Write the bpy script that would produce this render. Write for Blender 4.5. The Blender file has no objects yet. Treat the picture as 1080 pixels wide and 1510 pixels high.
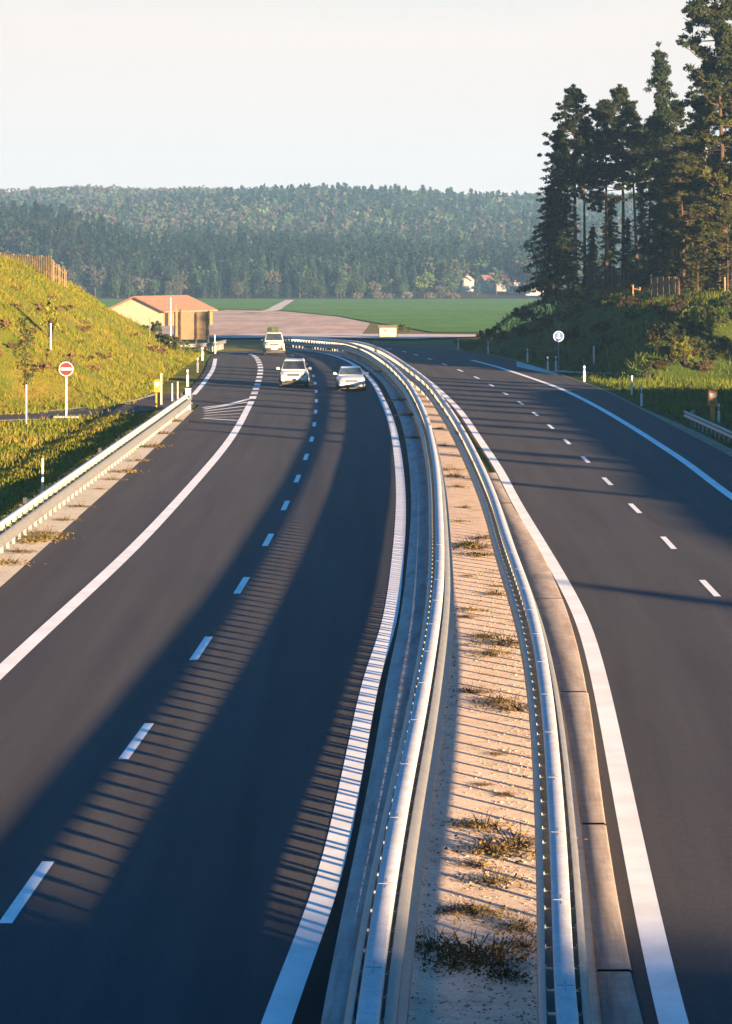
import bpy, math, random
import numpy as np
from mathutils import Vector, Matrix

random.seed(7)
RNG = np.random.default_rng(11)
sc = bpy.context.scene
COL = sc.collection
F, EYE, HOR = 4390.0, 8.2, 380.0        # focal length and horizon of the photograph (its own pixels), eye height

# ------------------------------------------------------------------ small tools
def sstep(a, b, x):
    t = np.clip((np.asarray(x, float) - a) / (b - a), 0, 1)
    return t * t * (3 - 2 * t)

def base(Y):                              # long section: level, a soft crest, then falling to the valley
    Y = np.asarray(Y, float)
    crest = -0.2 * ((np.clip(Y, 215, 256.5) - 215) / 45) ** 2
    return crest - 0.0082 * np.clip(Y - 256.5, 0, 843.5)

def off_right(Y):
    return -0.2 * (1 - sstep(200, 260, Y))

def gp(x, y, h=0.0, right=False):         # point of the photograph -> metres on the road plane
    Y = 200.0
    for _ in range(40):
        z = float(base(Y)) + (float(off_right(Y)) if right else 0) + h
        Y = 0.5 * Y + 0.5 * (EYE - z) * F / (y - HOR)
    return ((x - 540) * Y / F, Y)

def px(pts, h=0.0, right=False):
    return [gp(x, y, h, right) for x, y in pts]

def curve(pts, step=1.5, smooth=0):       # smooth evenly spaced line through measured points
    P = np.array(pts, float)
    Q = np.vstack([2 * P[0] - P[1], P, 2 * P[-1] - P[-2]])
    out = []
    for i in range(1, len(Q) - 2):
        p0, p1, p2, p3 = Q[i - 1], Q[i], Q[i + 1], Q[i + 2]
        k = max(2, int(np.linalg.norm(p2 - p1) / 0.7))
        a = np.sqrt(np.linalg.norm(p1 - p0)) + 1e-6
        b = np.sqrt(np.linalg.norm(p2 - p1)) + 1e-6
        c = np.sqrt(np.linalg.norm(p3 - p2)) + 1e-6
        m1 = (p1 - p0) / a - (p2 - p0) / (a + b) + (p2 - p1) / b
        m2 = (p2 - p1) / b - (p3 - p1) / (b + c) + (p3 - p2) / c
        m1 *= b; m2 *= b
        for t in np.linspace(0, 1, k, endpoint=False):
            out.append((2 * t**3 - 3 * t**2 + 1) * p1 + (t**3 - 2 * t**2 + t) * m1 + (-2 * t**3 + 3 * t**2) * p2 + (t**3 - t**2) * m2)
    out.append(P[-1])
    out = np.array(out)
    def resample(L, st):
        d = np.r_[0, np.cumsum(np.linalg.norm(np.diff(L, axis=0), axis=1))]
        n = max(2, int(d[-1] / st) + 1)
        s = np.linspace(0, d[-1], n)
        return np.c_[np.interp(s, d, L[:, 0]), np.interp(s, d, L[:, 1])]
    out = resample(out, step)
    for _ in range(smooth):
        out[1:-1] = 0.25 * out[:-2] + 0.5 * out[1:-1] + 0.25 * out[2:]
    return resample(out, step)

def normals(L):
    T = np.gradient(L, axis=0)
    T /= np.linalg.norm(T, axis=1)[:, None] + 1e-9
    return np.c_[T[:, 1], -T[:, 0]], T    # to the right of travel

def offset(L, d):
    N, _ = normals(L)
    return L + N * d

def along(L, s):                          # point and tangent at arc length s
    d = np.r_[0, np.cumsum(np.linalg.norm(np.diff(L, axis=0), axis=1))]
    s = min(max(s, 0), d[-1])
    p = np.array([np.interp(s, d, L[:, 0]), np.interp(s, d, L[:, 1])])
    q = np.array([np.interp(min(s + .5, d[-1]), d, L[:, 0]), np.interp(min(s + .5, d[-1]), d, L[:, 1])])
    r = np.array([np.interp(max(s - .5, 0), d, L[:, 0]), np.interp(max(s - .5, 0), d, L[:, 1])])
    t = q - r
    return p, t / (np.linalg.norm(t) + 1e-9), d[-1]

# ------------------------------------------------------------------ measured lines (pixels of the photograph)
NEAR = -70.0
def back(pts):                            # carry a line straight on towards and under the bridge
    (x0, y0), (x1, y1) = pts[0], pts[1]
    s = (x1 - x0) / (y1 - y0)
    s *= 0.6
    return [(x0 + s * (NEAR - y0), NEAR), (x0 + s * (5 - y0), 5.0)] + pts

line_LL = curve(back(px([(0, 990), (95, 903), (186, 820), (282, 717), (340, 648), (371, 592)])), 1.5, 40)
wide_dash = curve(px([(371, 592), (379, 570), (383, 555), (384.5, 544), (382, 534), (376, 525.5), (364, 519.5)]), 1.0, 3)
line_LR = curve(back(px([(407, 1505), (480, 1320), (520, 1140), (548, 1000), (573, 925), (585, 844), (591.5, 741), (586.5, 668),
                         (576, 618), (564, 589), (550, 563), (533, 546), (508, 530), (477, 520.5), (448, 517), (424, 515.5)])), 1.5, 6)
dash_L = curve(back(px([(38, 1317), (200, 1096), (296, 958), (356, 865), (395, 798), (421, 746), (439, 706), (452, 673), (460, 648),
                        (464, 624), (466, 605), (467, 591), (466.5, 578), (465.5, 567), (462, 553), (456, 541), (446, 531), (432, 524), (416, 519.5)])), 1.5, 8)
line_RL = curve(back(px([(990, 1500), (935, 1250), (884, 1000), (860, 916), (834, 864), (800, 805), (761.5, 740), (737, 693),
                         (708, 649), (680, 608), (656, 583), (632, 562), (604, 541), (575, 525), (540, 513.5), (500, 508), (460, 506.5)], 0, True)), 1.5, 8)
dash_R = curve([(8.5, NEAR), (8.62, 40.0)] + px([(1046, 867), (985, 799), (935, 748), (894, 708), (862, 676), (835, 650), (811, 628), (789, 610),
                        (768, 594), (748, 582), (730, 571), (712, 561), (690, 551), (668, 542), (644, 533), (616, 524), (585, 516), (550, 510.5)], 0, True), 1.5, 8)
line_RR = curve([(12.3, NEAR), (12.6, 60.0)] + px([(1080, 733), (1008, 679), (976, 658), (929, 628), (872, 595), (819, 570), (740, 543), (695, 531)], 0, True), 1.5, 4)

# ------------------------------------------------------------------ ribbons of the carriageways
def by_Y(L):
    o = np.argsort(L[:, 1])
    return lambda Y: np.interp(Y, L[o, 1], L[o, 0])

# rails run parallel to the inner edge lines
_r1 = [(0.0, 27.6), (.387, 37.7), (.97, 49.9), (1.62, 66), (2.1, 86), (2.4, 102), (2.58, 118), (2.68, 131.7), (2.62, 152), (2.36, 174)]
_o1 = offset(line_LR, 1.32)
def carry_on(L, n):                       # the rail follows the bend on over the crest
    t = L[-1] - L[-6]; t = t / np.linalg.norm(t); out = [tuple(L[-1])]
    p = L[-1].copy()
    for k in range(n):
        p = p + t * 2.2; t = np.array([t[0], max(t[1] - .03, .02)]); t /= np.linalg.norm(t); out.append(tuple(p))
    return out
rail1 = curve(back(_r1) + [tuple(p) for p in _o1[(_o1[:, 1] > 197) | ((_o1[:, 0] < -1) & (_o1[:, 1] > 150))][::6][:-1]] + carry_on(_o1, 3), 1.2, 8)
_r2 = [(1.92, 28.4), (2.375, 36.6), (3.08, 51), (3.45, 62), (3.72, 79.8), (3.93, 92), (4.07, 110), (4.1, 132.6), (3.98, 152), (3.66, 177)]
_o2 = offset(_o1, 1.25)
rail2 = curve(back(_r2) + [tuple(p) for p in _o2[(_o2[:, 1] > 200) | ((_o2[:, 0] < 0) & (_o2[:, 1] > 150))][::6][:-1]] + carry_on(_o2, 3), 1.2, 8)
kerbL_in = curve(back(px([(474, 1500), (515, 1300), (547, 1140), (571, 1000), (588, 925), (599, 844), (606.5, 741), (601, 668), (590, 618), (577, 589),
                          (562, 563), (544, 546.5), (518, 530.5)]) + [tuple(p) for p in offset(line_LR, .45)[-16::5]]), 1.5, 8)
kerbR_out = curve(back(px([(943, 1500), (897, 1250), (867, 1020), (846, 930), (822, 865), (790, 800), (752, 741), (728, 693)], 0, True)
                  + [tuple(p) for p in offset(line_RL, -.30)[(offset(line_RL, -.30)[:, 1] > 140)][::8]]), 1.5, 8)

edge_L = curve([(-9.3, NEAR), (-9.3, 20.0), (-9.2, 50.0)] + px([(0, 866), (120, 758), (220, 668), (286, 604)]) + [(-9.35, 168.0)]
               + [tuple(p) for p in offset(curve(px([(286, 582), (302, 563), (314, 545), (318, 529)])), -.55)[::8]], 1.5, 3)
edge_R = curve([(15.2, NEAR), (15.4, 60.0)] + px([(1080, 674), (960, 611), (891, 576), (819, 550), (740, 527.5), (682, 517.5), (640, 513.5), (590, 510)], 0, True), 1.5, 3)

def zL(Y): return base(Y)
def zR(Y): return base(Y) + off_right(Y)

X_r1, X_r2 = by_Y(rail1), by_Y(rail2)

# ------------------------------------------------------------------ the lie of the land
_fr = np.array([(-80, 24), (60, 23), (100, 22), (140, 21.5), (167, 21), (196, 17.4), (205, 17.2), (230, 15.6), (250, 12.8), (270, 9.6), (285, 9.8), (300, 13), (340, 24), (400, 46), (470, 75)])
def hill_top(xp):                         # tree-top line of the two ridges, in picture terms
    far = np.interp(xp, [-900, -300, 30, 120, 230, 350, 470, 560, 620, 700, 790, 1000, 1300, 2000], [300, 290, 277, 271, 269, 267.5, 267, 270, 273, 280, 283, 284, 290, 300])
    near = np.interp(xp, [-900, -200, 0, 50, 100, 150, 200, 300, 400, 480, 560, 2000], [280, 276, 281, 288, 300, 318, 338, 366, 388, 402, 440, 440])
    return far, near
_octs = [(RNG.uniform(0.002, .008), RNG.uniform(0.002, .008), RNG.uniform(0, 6.28), RNG.uniform(0, 6.28)) for _ in range(5)]
_fine = [(RNG.uniform(.15, .9), RNG.uniform(.15, .9), RNG.uniform(0, 6.28), RNG.uniform(0, 6.28)) for _ in range(9)]
def ground(X, Y, rough=True):
    X = np.asarray(X, float); Y = np.asarray(Y, float)
    z = base(Y)
    x1 = X_r1(Y); x2 = X_r2(Y)
    z = z + off_right(Y) * sstep(0, 1, (X - x1 + .3) / np.maximum(x2 - x1, .5)) * (Y < 300)
    lump = sum(np.sin(a * X + p) * np.sin(b * Y + q) for a, b, p, q in _fine) / 9.0
    # right bank
    foot = np.interp(Y, _fr[:, 0], _fr[:, 1])
    d = np.maximum(X - foot, 0) + lump * .5 * (X > foot + 1)
    topN = 4.8 * sstep(22, 64, Y) * (1 - sstep(156, 172, Y))
    hN = np.where(topN > .02, topN * (1 - np.exp(-(.74 * np.maximum(X - 21.5, 0) / np.maximum(topN, .01)) ** 1.9)), 0)
    tF = 5.7 + .5 * sstep(20, 40, X)
    q = np.minimum(.78 * np.maximum(d, 0), .36 * np.maximum(Y - 203 + lump * 2, 0))
    hF = (np.maximum(q, 1e-3) ** -3.0 + tF ** -3.0) ** (-1 / 3.0) * (1 - sstep(286, 299, Y)) * (q > .002)
    hR = np.maximum(hN, hF)
    # left bank: a corner of hill between the slip road and the carriageway
    dr = -13.9 - X - 1.2 * sstep(225, 255, Y)
    dp = Y - (163.5 - .30 * np.minimum(0, X + 14) * -1)
    de = 266 - Y
    drp = np.maximum(dr, 0); hL = np.minimum(np.minimum(.47 * drp + .0215 * drp * drp - 2.0 * (dr < 0), .42 * dp), .45 * (de - 3))
    topL = 9.0 + 2.2 * sstep(-28, -45, X)
    hL = np.where(hL > 0, (np.maximum(hL, 1e-3) ** -4.0 + topL ** -4.0) ** -.25, 0)
    z = z + hR + hL
    if rough:
        z = z + lump * .25 * (sstep(.6, 3, hR) + sstep(.6, 3, hL)) + lump * .06 * ((X > foot - 2) | (X < -11)) * (Y < 300)
    # wooded hills behind the valley
    xp = 540 + X * F / np.maximum(Y, 900)
    far, near = hill_top(xp)
    zf = EYE + (HOR - far) * 2300 / F - 17
    zn = EYE + (HOR - near) * 1270 / F - 18.5
    a = base(1100)
    wob = sum(np.sin(p1 * 2.2 * X + c) * np.sin(p2 * 2.2 * Y + e) for p1, p2, c, e in _octs) * 2.2
    hn = a + (np.maximum(zn, a) - a) * sstep(1095, 1270, Y) * (1 - .75 * sstep(1290, 1420, Y))
    hf = a + (np.maximum(zf, a) - a) * sstep(1080, 2330, Y) ** .85
    z = np.where(Y > 1095, np.maximum(hn, hf) + wob * sstep(1110, 1300, Y) * (1 - sstep(2100, 2250, Y)), z)
    return z

# ------------------------------------------------------------------ object helpers
def props(o, label=None, cat=None, group=None, kind=None):
    if label: o['label'] = label
    if cat: o['category'] = cat
    if group: o['group'] = group
    if kind: o['kind'] = kind
    return o

def mesh_obj(name, V, Fc, mat, parent=None, smooth=False, uv=None, col=None):
    me = bpy.data.meshes.new(name)
    V = np.asarray(V, np.float32)
    if isinstance(Fc, np.ndarray):
        n, k = Fc.shape
        me.vertices.add(len(V)); me.vertices.foreach_set('co', V.ravel())
        me.loops.add(n * k); me.loops.foreach_set('vertex_index', Fc.astype(np.int32).ravel())
        me.polygons.add(n); me.polygons.foreach_set('loop_start', np.arange(0, n * k, k, dtype=np.int32))
        me.update(calc_edges=True)
    else:
        me.from_pydata([tuple(map(float, v)) for v in V], [], Fc)
    if uv is not None:
        l = me.uv_layers.new(name='UVMap')
        idx = np.empty(len(me.loops), np.int32); me.loops.foreach_get('vertex_index', idx)
        l.data.foreach_set('uv', np.asarray(uv, np.float32)[idx].ravel())
    if col is not None:
        at = me.color_attributes.new('tint', 'FLOAT_COLOR', 'POINT')
        at.data.foreach_set('color', np.c_[col, np.ones(len(col))].astype(np.float32).ravel())
    if smooth:
        me.polygons.foreach_set('use_smooth', np.ones(len(me.polygons), bool))
    if mat: me.materials.append(mat)
    me.update()
    o = bpy.data.objects.new(name, me); COL.objects.link(o)
    if parent is not None: o.parent = parent
    return o

def empty(name, loc=(0, 0, 0), rz=0.0, **k):
    o = bpy.data.objects.new(name, None); COL.objects.link(o)
    o.empty_display_size = .3
    o.location = loc; o.rotation_euler = (0, 0, rz)
    return props(o, **k)

def dup(root, loc=None, rz=None, scale=None, **k):
    r = root.copy(); COL.objects.link(r)
    if loc is not None: r.location = loc
    if rz is not None: r.rotation_euler = (0, 0, rz)
    if scale is not None: r.scale = scale if hasattr(scale, '__len__') else (scale,) * 3
    for ch in list(root.children):
        c = ch.copy(); COL.objects.link(c); c.parent = r
        for g in list(ch.children):
            d = g.copy(); COL.objects.link(d); d.parent = c
    return props(r, **k)

class MB:                                  # collects simple shapes into one mesh
    def __init__(s): s.v = []; s.f = []
    def add(s, V, Fc):
        n = len(s.v); s.v += [tuple(map(float, p)) for p in V]; s.f += [tuple(i + n for i in f) for f in Fc]; return s
    def box(s, c, d, rz=0, bev=0.0, rx=0):
        x, y, z = d[0] / 2, d[1] / 2, d[2] / 2
        b = min(bev, x * .9, y * .9, z * .9)
        if b <= 0:
            V = [(-x, -y, -z), (x, -y, -z), (x, y, -z), (-x, y, -z), (-x, -y, z), (x, -y, z), (x, y, z), (-x, y, z)]
            Q = [(0, 3, 2, 1), (4, 5, 6, 7), (0, 1, 5, 4), (1, 2, 6, 5), (2, 3, 7, 6), (3, 0, 4, 7)]
        else:
            rings = []
            for zz, ins in ((-z, b), (-z + b, 0), (z - b, 0), (z, b)):
                X, Yy = x - ins, y - ins
                c2 = b * .6
                rings.append([(-X + c2, -Yy, zz), (X - c2, -Yy, zz), (X, -Yy + c2, zz), (X, Yy - c2, zz), (X - c2, Yy, zz), (-X + c2, Yy, zz), (-X, Yy - c2, zz), (-X, -Yy + c2, zz)])
            V = [p for r in rings for p in r]; Q = [tuple(range(7, -1, -1)), tuple(range(24, 32))]
            for k in range(3):
                for i in range(8):
                    j = (i + 1) % 8
                    Q.append((k * 8 + i, k * 8 + j, k * 8 + 8 + j, k * 8 + 8 + i))
        M = Matrix.Translation(c) @ Matrix.Rotation(rz, 4, 'Z') @ Matrix.Rotation(rx, 4, 'X')
        return s.add([M @ Vector(p) for p in V], Q)
    def tube(s, pts, rad, n=8, cap=True):
        P = [Vector(p) for p in pts]; R = rad if hasattr(rad, '__len__') else [rad] * len(P)
        V = []; Q = []
        for i, p in enumerate(P):
            t = (P[min(i + 1, len(P) - 1)] - P[max(i - 1, 0)]).normalized()
            a = t.orthogonal().normalized() if abs(t.z) < .99 else Vector((1, 0, 0))
            a = (a - t * a.dot(t)).normalized(); b = t.cross(a)
            for k in range(n):
                w = 2 * math.pi * k / n
                V.append(p + (a * math.cos(w) + b * math.sin(w)) * R[i])
        for i in range(len(P) - 1):
            for k in range(n):
                j = (k + 1) % n
                Q.append((i * n + k, i * n + j, i * n + n + j, i * n + n + k))
        if cap: Q += [tuple(range(n - 1, -1, -1)), tuple(range((len(P) - 1) * n, len(P) * n))]
        return s.add(V, Q)
    def disc(s, c, r, th, n=28, r0=0.0):   # disc facing -y, thickness along y
        V = []; Q = []
        for y in (-th / 2, th / 2):
            for k in range(n):
                w = 2 * math.pi * k / n
                V.append((c[0] + r * math.cos(w), c[1] + y, c[2] + r * math.sin(w)))
        if r0 > 0:
            for y in (-th / 2, th / 2):
                for k in range(n):
                    w = 2 * math.pi * k / n
                    V.append((c[0] + r0 * math.cos(w), c[1] + y, c[2] + r0 * math.sin(w)))
        for k in range(n):
            j = (k + 1) % n
            Q.append((k, n + k, n + j, j))
            if r0 > 0:
                Q += [(k, j, 2 * n + j, 2 * n + k), (n + k, 3 * n + k, 3 * n + j, n + j), (2 * n + k, 2 * n + j, 3 * n + j, 3 * n + k)]
        if r0 <= 0: Q += [tuple(range(n)), tuple(range(2 * n - 1, n - 1, -1))]
        return s.add(V, Q)
    def quad(s, a, b, c, d): return s.add([a, b, c, d], [(0, 1, 2, 3)])
    def build(s, name, mat, parent=None, smooth=False):
        return mesh_obj(name, s.v, s.f, mat, parent, smooth)

# ------------------------------------------------------------------ materials
def M_new(name):
    m = bpy.data.materials.new(name); m.use_nodes = True
    nt = m.node_tree; b = nt.nodes['Principled BSDF']
    return m, nt, b

def ramp(nt, src, stops, x=0):
    r = nt.nodes.new('ShaderNodeValToRGB')
    while len(r.color_ramp.elements) < len(stops): r.color_ramp.elements.new(.5)
    for e, (p, c) in zip(r.color_ramp.elements, stops):
        e.position = p; e.color = (*c, 1) if len(c) == 3 else c
    nt.links.new(src, r.inputs[0])
    return r.outputs[0]

def noise(nt, vec, scale, detail=5, rough=.6, dist=0):
    n = nt.nodes.new('ShaderNodeTexNoise'); n.inputs['Scale'].default_value = scale
    n.inputs['Detail'].default_value = detail; n.inputs['Roughness'].default_value = rough
    n.inputs['Distortion'].default_value = dist
    if vec is not None: nt.links.new(vec, n.inputs['Vector'])
    return n.outputs['Fac']

def mix(nt, a, b, fac, mode='MIX'):
    m = nt.nodes.new('ShaderNodeMix'); m.data_type = 'RGBA'; m.blend_type = mode
    for v, i in ((fac, 0), (a, 6), (b, 7)):
        if hasattr(v, 'is_output'): nt.links.new(v, m.inputs[i])
        elif isinstance(v, (int, float)): m.inputs[i].default_value = v
        else: m.inputs[i].default_value = (*v, 1)
    return m.outputs[2]

def bump(nt, b, h, strength, dist):
    n = nt.nodes.new('ShaderNodeBump'); n.inputs['Strength'].default_value = strength; n.inputs['Distance'].default_value = dist
    nt.links.new(h, n.inputs['Height']); nt.links.new(n.outputs[0], b.inputs['Normal'])

def coord(nt, which='Object'):
    if which == 'World':
        return nt.nodes.new('ShaderNodeNewGeometry').outputs['Position']
    return nt.nodes.new('ShaderNodeTexCoord').outputs[which]

def mapping(nt, vec, scale):
    m = nt.nodes.new('ShaderNodeMapping'); m.inputs['Scale'].default_value = scale
    nt.links.new(vec, m.inputs['Vector']); return m.outputs[0]

def simple(name, c, rough=.6, metal=0.0, var=.15, scale=6.0, spec=.5, bmp=0, dirt=None):
    m, nt, b = M_new(name)
    v = coord(nt)
    n = noise(nt, v, scale, 6)
    lo = tuple(x * (1 - var) for x in c); hi = tuple(min(1, x * (1 + var)) for x in c)
    out = ramp(nt, n, [(.3, lo), (.7, hi)])
    if dirt:
        n2 = noise(nt, v, scale * .35, 6, .7)
        f = ramp(nt, n2, [(.5, (0, 0, 0)), (.75, (.6, .6, .6))])
        out = mix(nt, out, dirt, f)
    nt.links.new(out, b.inputs['Base Color'])
    b.inputs['Roughness'].default_value = rough; b.inputs['Metallic'].default_value = metal
    b.inputs['Specular IOR Level'].default_value = spec
    if bmp: bump(nt, b, noise(nt, v, scale * 4, 5), bmp, .02)
    return m

def asphalt(name, c0, c1):
    m, nt, b = M_new(name)
    uv = coord(nt, 'UV'); pos = coord(nt, 'World')
    fine = noise(nt, pos, 55, 3, .7)
    mid = noise(nt, mapping(nt, uv, (1.6, .05, 1)), 1.0, 6, .6)
    big = noise(nt, pos, .13, 5, .6)
    col = ramp(nt, mid, [(.3, c0), (.7, c1)])
    col = mix(nt, col, (1.14, 1.08, 1.02), ramp(nt, big, [(.35, (0, 0, 0)), (.7, (1, 1, 1))]), 'MULTIPLY')
    sp = ramp(nt, fine, [(.25, (.55, .55, .55)), (.55, (1, 1, 1)), (.78, (1.7, 1.67, 1.6))])
    col = mix(nt, col, sp, .8, 'MULTIPLY')
    gr_ = ramp(nt, noise(nt, pos, 17, 4, .8), [(.30, (.66, .66, .66)), (.5, (1, 1, 1)), (.66, (1.22, 1.21, 1.2)), (.74, (2.0, 1.95, 1.9))])
    col = mix(nt, col, gr_, .8, 'MULTIPLY')
    # lane-long paving seams and polished wheel paths, carried in the sheet's own UVs (metres across, metres along)
    sx = nt.nodes.new('ShaderNodeSeparateXYZ'); nt.links.new(uv, sx.inputs[0])
    w = nt.nodes.new('ShaderNodeMath'); w.operation = 'SINE'
    k = nt.nodes.new('ShaderNodeMath'); k.operation = 'MULTIPLY'; k.inputs[1].default_value = 2 * math.pi / 1.85
    nt.links.new(sx.outputs[0], k.inputs[0]); nt.links.new(k.outputs[0], w.inputs[0])
    wp = ramp(nt, w.outputs[0], [(.3, (1, 1, 1)), (1, (.90, .89, .90))])
    col = mix(nt, col, wp, 1.0, 'MULTIPLY')
    # oil drips and patches
    v2 = nt.nodes.new('ShaderNodeTexVoronoi'); v2.inputs['Scale'].default_value = .55
    nt.links.new(mapping(nt, uv, (1, .5, 1)), v2.inputs['Vector'])
    blot = ramp(nt, v2.outputs['Distance'], [(.02, (.80, .80, .82)), (.06, (1, 1, 1))])
    col = mix(nt, col, blot, .8, 'MULTIPLY')
    nt.links.new(col, b.inputs['Base Color'])
    b.inputs['Roughness'].default_value = .93; b.inputs['Specular IOR Level'].default_value = .12
    bump(nt, b, fine, .25, .006)
    return m

MAT = {}
MAT['asphalt'] = asphalt('asphalt', (.043, .042, .045), (.063, .060, .061))
MAT['asphalt_old'] = asphalt('asphalt_shoulder', (.050, .045, .042), (.068, .060, .055))
MAT['asphalt_dark'] = asphalt('asphalt_gutter_shade', (.010, .009, .009), (.018, .016, .015))

def paint_mat():
    m, nt, b = M_new('road_paint')
    pos = coord(nt, 'World')
    n = noise(nt, pos, 28, 6, .75); big = noise(nt, pos, .8, 4)
    c = ramp(nt, n, [(.20, (.33, .32, .31)), (.33, (.74, .73, .70)), (.7, (.84, .83, .80))])
    c = mix(nt, c, (.88, .87, .85), ramp(nt, big, [(.4, (0, 0, 0)), (.6, (1, 1, 1))]), 'MULTIPLY')
    nt.links.new(c, b.inputs['Base Color']); b.inputs['Roughness'].default_value = .7
    return m
MAT['paint'] = paint_mat()

def concrete(name, a, c, joint=None):
    m, nt, b = M_new(name)
    pos = coord(nt, 'World'); uv = coord(nt, 'UV')
    n = noise(nt, pos, 3.0, 7, .7); f = noise(nt, pos, 38, 4, .7); st = noise(nt, mapping(nt, uv, (5, .35, 1)), 1.0, 5, .65)
    col = ramp(nt, n, [(.3, a), (.7, c)])
    col = mix(nt, col, ramp(nt, f, [(.3, (.68, .68, .68)), (.55, (1, 1, 1)), (.8, (1.2, 1.2, 1.18))]), .9, 'MULTIPLY')
    col = mix(nt, col, ramp(nt, st, [(.38, (.62, .58, .54)), (.55, (1, 1, 1))]), .7, 'MULTIPLY')
    nt.links.new(col, b.inputs['Base Color']); b.inputs['Roughness'].default_value = .9; b.inputs['Specular IOR Level'].default_value = .2
    bump(nt, b, f, .3, .01)
    return m
MAT['concrete'] = concrete('concrete', (.34, .33, .31), (.46, .44, .41))
MAT['concrete_warm'] = concrete('kerb_concrete', (.22, .185, .16), (.33, .275, .24))
MAT['bridge'] = concrete('bridge_concrete', (.33, .32, .30), (.43, .42, .39))

def ground_mat():
    m, nt, b = M_new('ground_cover')
    pos = coord(nt, 'World')
    n1 = noise(nt, pos, .25, 6, .65, .4); n2 = noise(nt, pos, 1.6, 6, .7, .3); n3 = noise(nt, pos, 9, 4, .7)
    g = ramp(nt, n1, [(.30, (.058, .095, .009)), (.45, (.096, .115, .012)), (.58, (.145, .125, .018)), (.74, (.23, .148, .040))])
    g = mix(nt, g, ramp(nt, n2, [(.28, (.42, .36, .28)), (.46, (.95, .95, .9)), (.75, (1.3, 1.2, 1.05))]), .85, 'MULTIPLY')
    g = mix(nt, g, ramp(nt, n3, [(.3, (.6, .6, .55)), (.7, (1.2, 1.2, 1.2))]), .7, 'MULTIPLY')
    # bare brown earth where the turf has not taken
    n4 = noise(nt, pos, .6, 5, .7, .8)
    g = mix(nt, g, (.16, .10, .05), ramp(nt, n4, [(.60, (0, 0, 0)), (.70, (.7, .7, .7))]))
    # the right-hand bank takes darker grass colours, the far valley is meadow, the hills a forest floor
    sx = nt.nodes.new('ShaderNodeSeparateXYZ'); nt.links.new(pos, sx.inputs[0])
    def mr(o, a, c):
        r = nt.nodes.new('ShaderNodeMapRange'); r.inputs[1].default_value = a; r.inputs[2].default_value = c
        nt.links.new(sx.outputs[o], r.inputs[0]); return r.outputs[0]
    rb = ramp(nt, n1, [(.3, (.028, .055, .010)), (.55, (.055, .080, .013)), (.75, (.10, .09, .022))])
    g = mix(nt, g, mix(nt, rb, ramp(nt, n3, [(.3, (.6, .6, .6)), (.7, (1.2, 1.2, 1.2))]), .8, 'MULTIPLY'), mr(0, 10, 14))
    me = ramp(nt, n1, [(.3, (.10, .105, .03)), (.7, (.19, .155, .055))])
    g = mix(nt, g, me, mr(1, 262, 275))
    ff = ramp(nt, n2, [(.3, (.03, .035, .015)), (.7, (.07, .055, .03))])
    g = mix(nt, g, ff, mr(1, 1085, 1100))
    nt.links.new(g, b.inputs['Base Color']); b.inputs['Roughness'].default_value = 1; b.inputs['Specular IOR Level'].default_value = .05
    bump(nt, b, n3, .6, .12)
    return m
MAT['ground'] = ground_mat()

def sand_mat(name, a, c, d):
    m, nt, b = M_new(name)
    pos = coord(nt, 'World')
    n1 = noise(nt, pos, 1.1, 6, .65, .5); n2 = noise(nt, pos, 22, 5, .75); n3 = noise(nt, pos, 4.5, 5, .7)
    g = ramp(nt, n1, [(.3, a), (.55, c), (.78, d)])
    g = mix(nt, g, ramp(nt, n2, [(.27, (.5, .47, .45)), (.45, (1, 1, 1)), (.8, (1.28, 1.26, 1.22))]), .85, 'MULTIPLY')
    g = mix(nt, g, ramp(nt, n3, [(.3, (.62, .56, .5)), (.45, (1, 1, 1))]), .7, 'MULTIPLY')
    nt.links.new(g, b.inputs['Base Color']); b.inputs['Roughness'].default_value = .95; b.inputs['Specular IOR Level'].default_value = .15
    bump(nt, b, n2, .5, .02)
    return m
MAT['sand'] = sand_mat('median_sand', (.50, .375, .27), (.68, .53, .40), (.57, .49, .40))
MAT['gravel'] = sand_mat('verge_gravel', (.42, .36, .27), (.55, .48, .37), (.36, .33, .2))
MAT['rough_verge'] = sand_mat('rough_verge', (.10, .11, .035), (.26, .24, .17), (.12, .12, .04))
MAT['track'] = sand_mat('pale_track', (.42, .36, .30), (.56, .48, .42), (.46, .42, .36))

def field(name, a, c, rows, ang):
    m, nt, b = M_new(name)
    pos = coord(nt, 'World')
    n1 = noise(nt, pos, .03, 6, .65, .6); n2 = noise(nt, mapping(nt, pos, (.35, .03, 1)), 1.0, 5, .7); n3 = noise(nt, pos, .5, 5, .7)
    g = ramp(nt, n1, [(.32, a), (.68, c)])
    g = mix(nt, g, ramp(nt, n2, [(.3, (.72, .72, .72)), (.7, (1.2, 1.2, 1.2))]), rows, 'MULTIPLY')
    g = mix(nt, g, ramp(nt, n3, [(.3, (.75, .75, .7)), (.7, (1.15, 1.15, 1.15))]), .7, 'MULTIPLY')
    nt.links.new(g, b.inputs['Base Color']); b.inputs['Roughness'].default_value = 1; b.inputs['Specular IOR Level'].default_value = .05
    return m
MAT['plough'] = field('ploughed_soil', (.42, .29, .215), (.58, .43, .34), .8, 0)
MAT['crop'] = field('young_crop', (.080, .175, .032), (.120, .235, .050), .6, 0)

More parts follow.
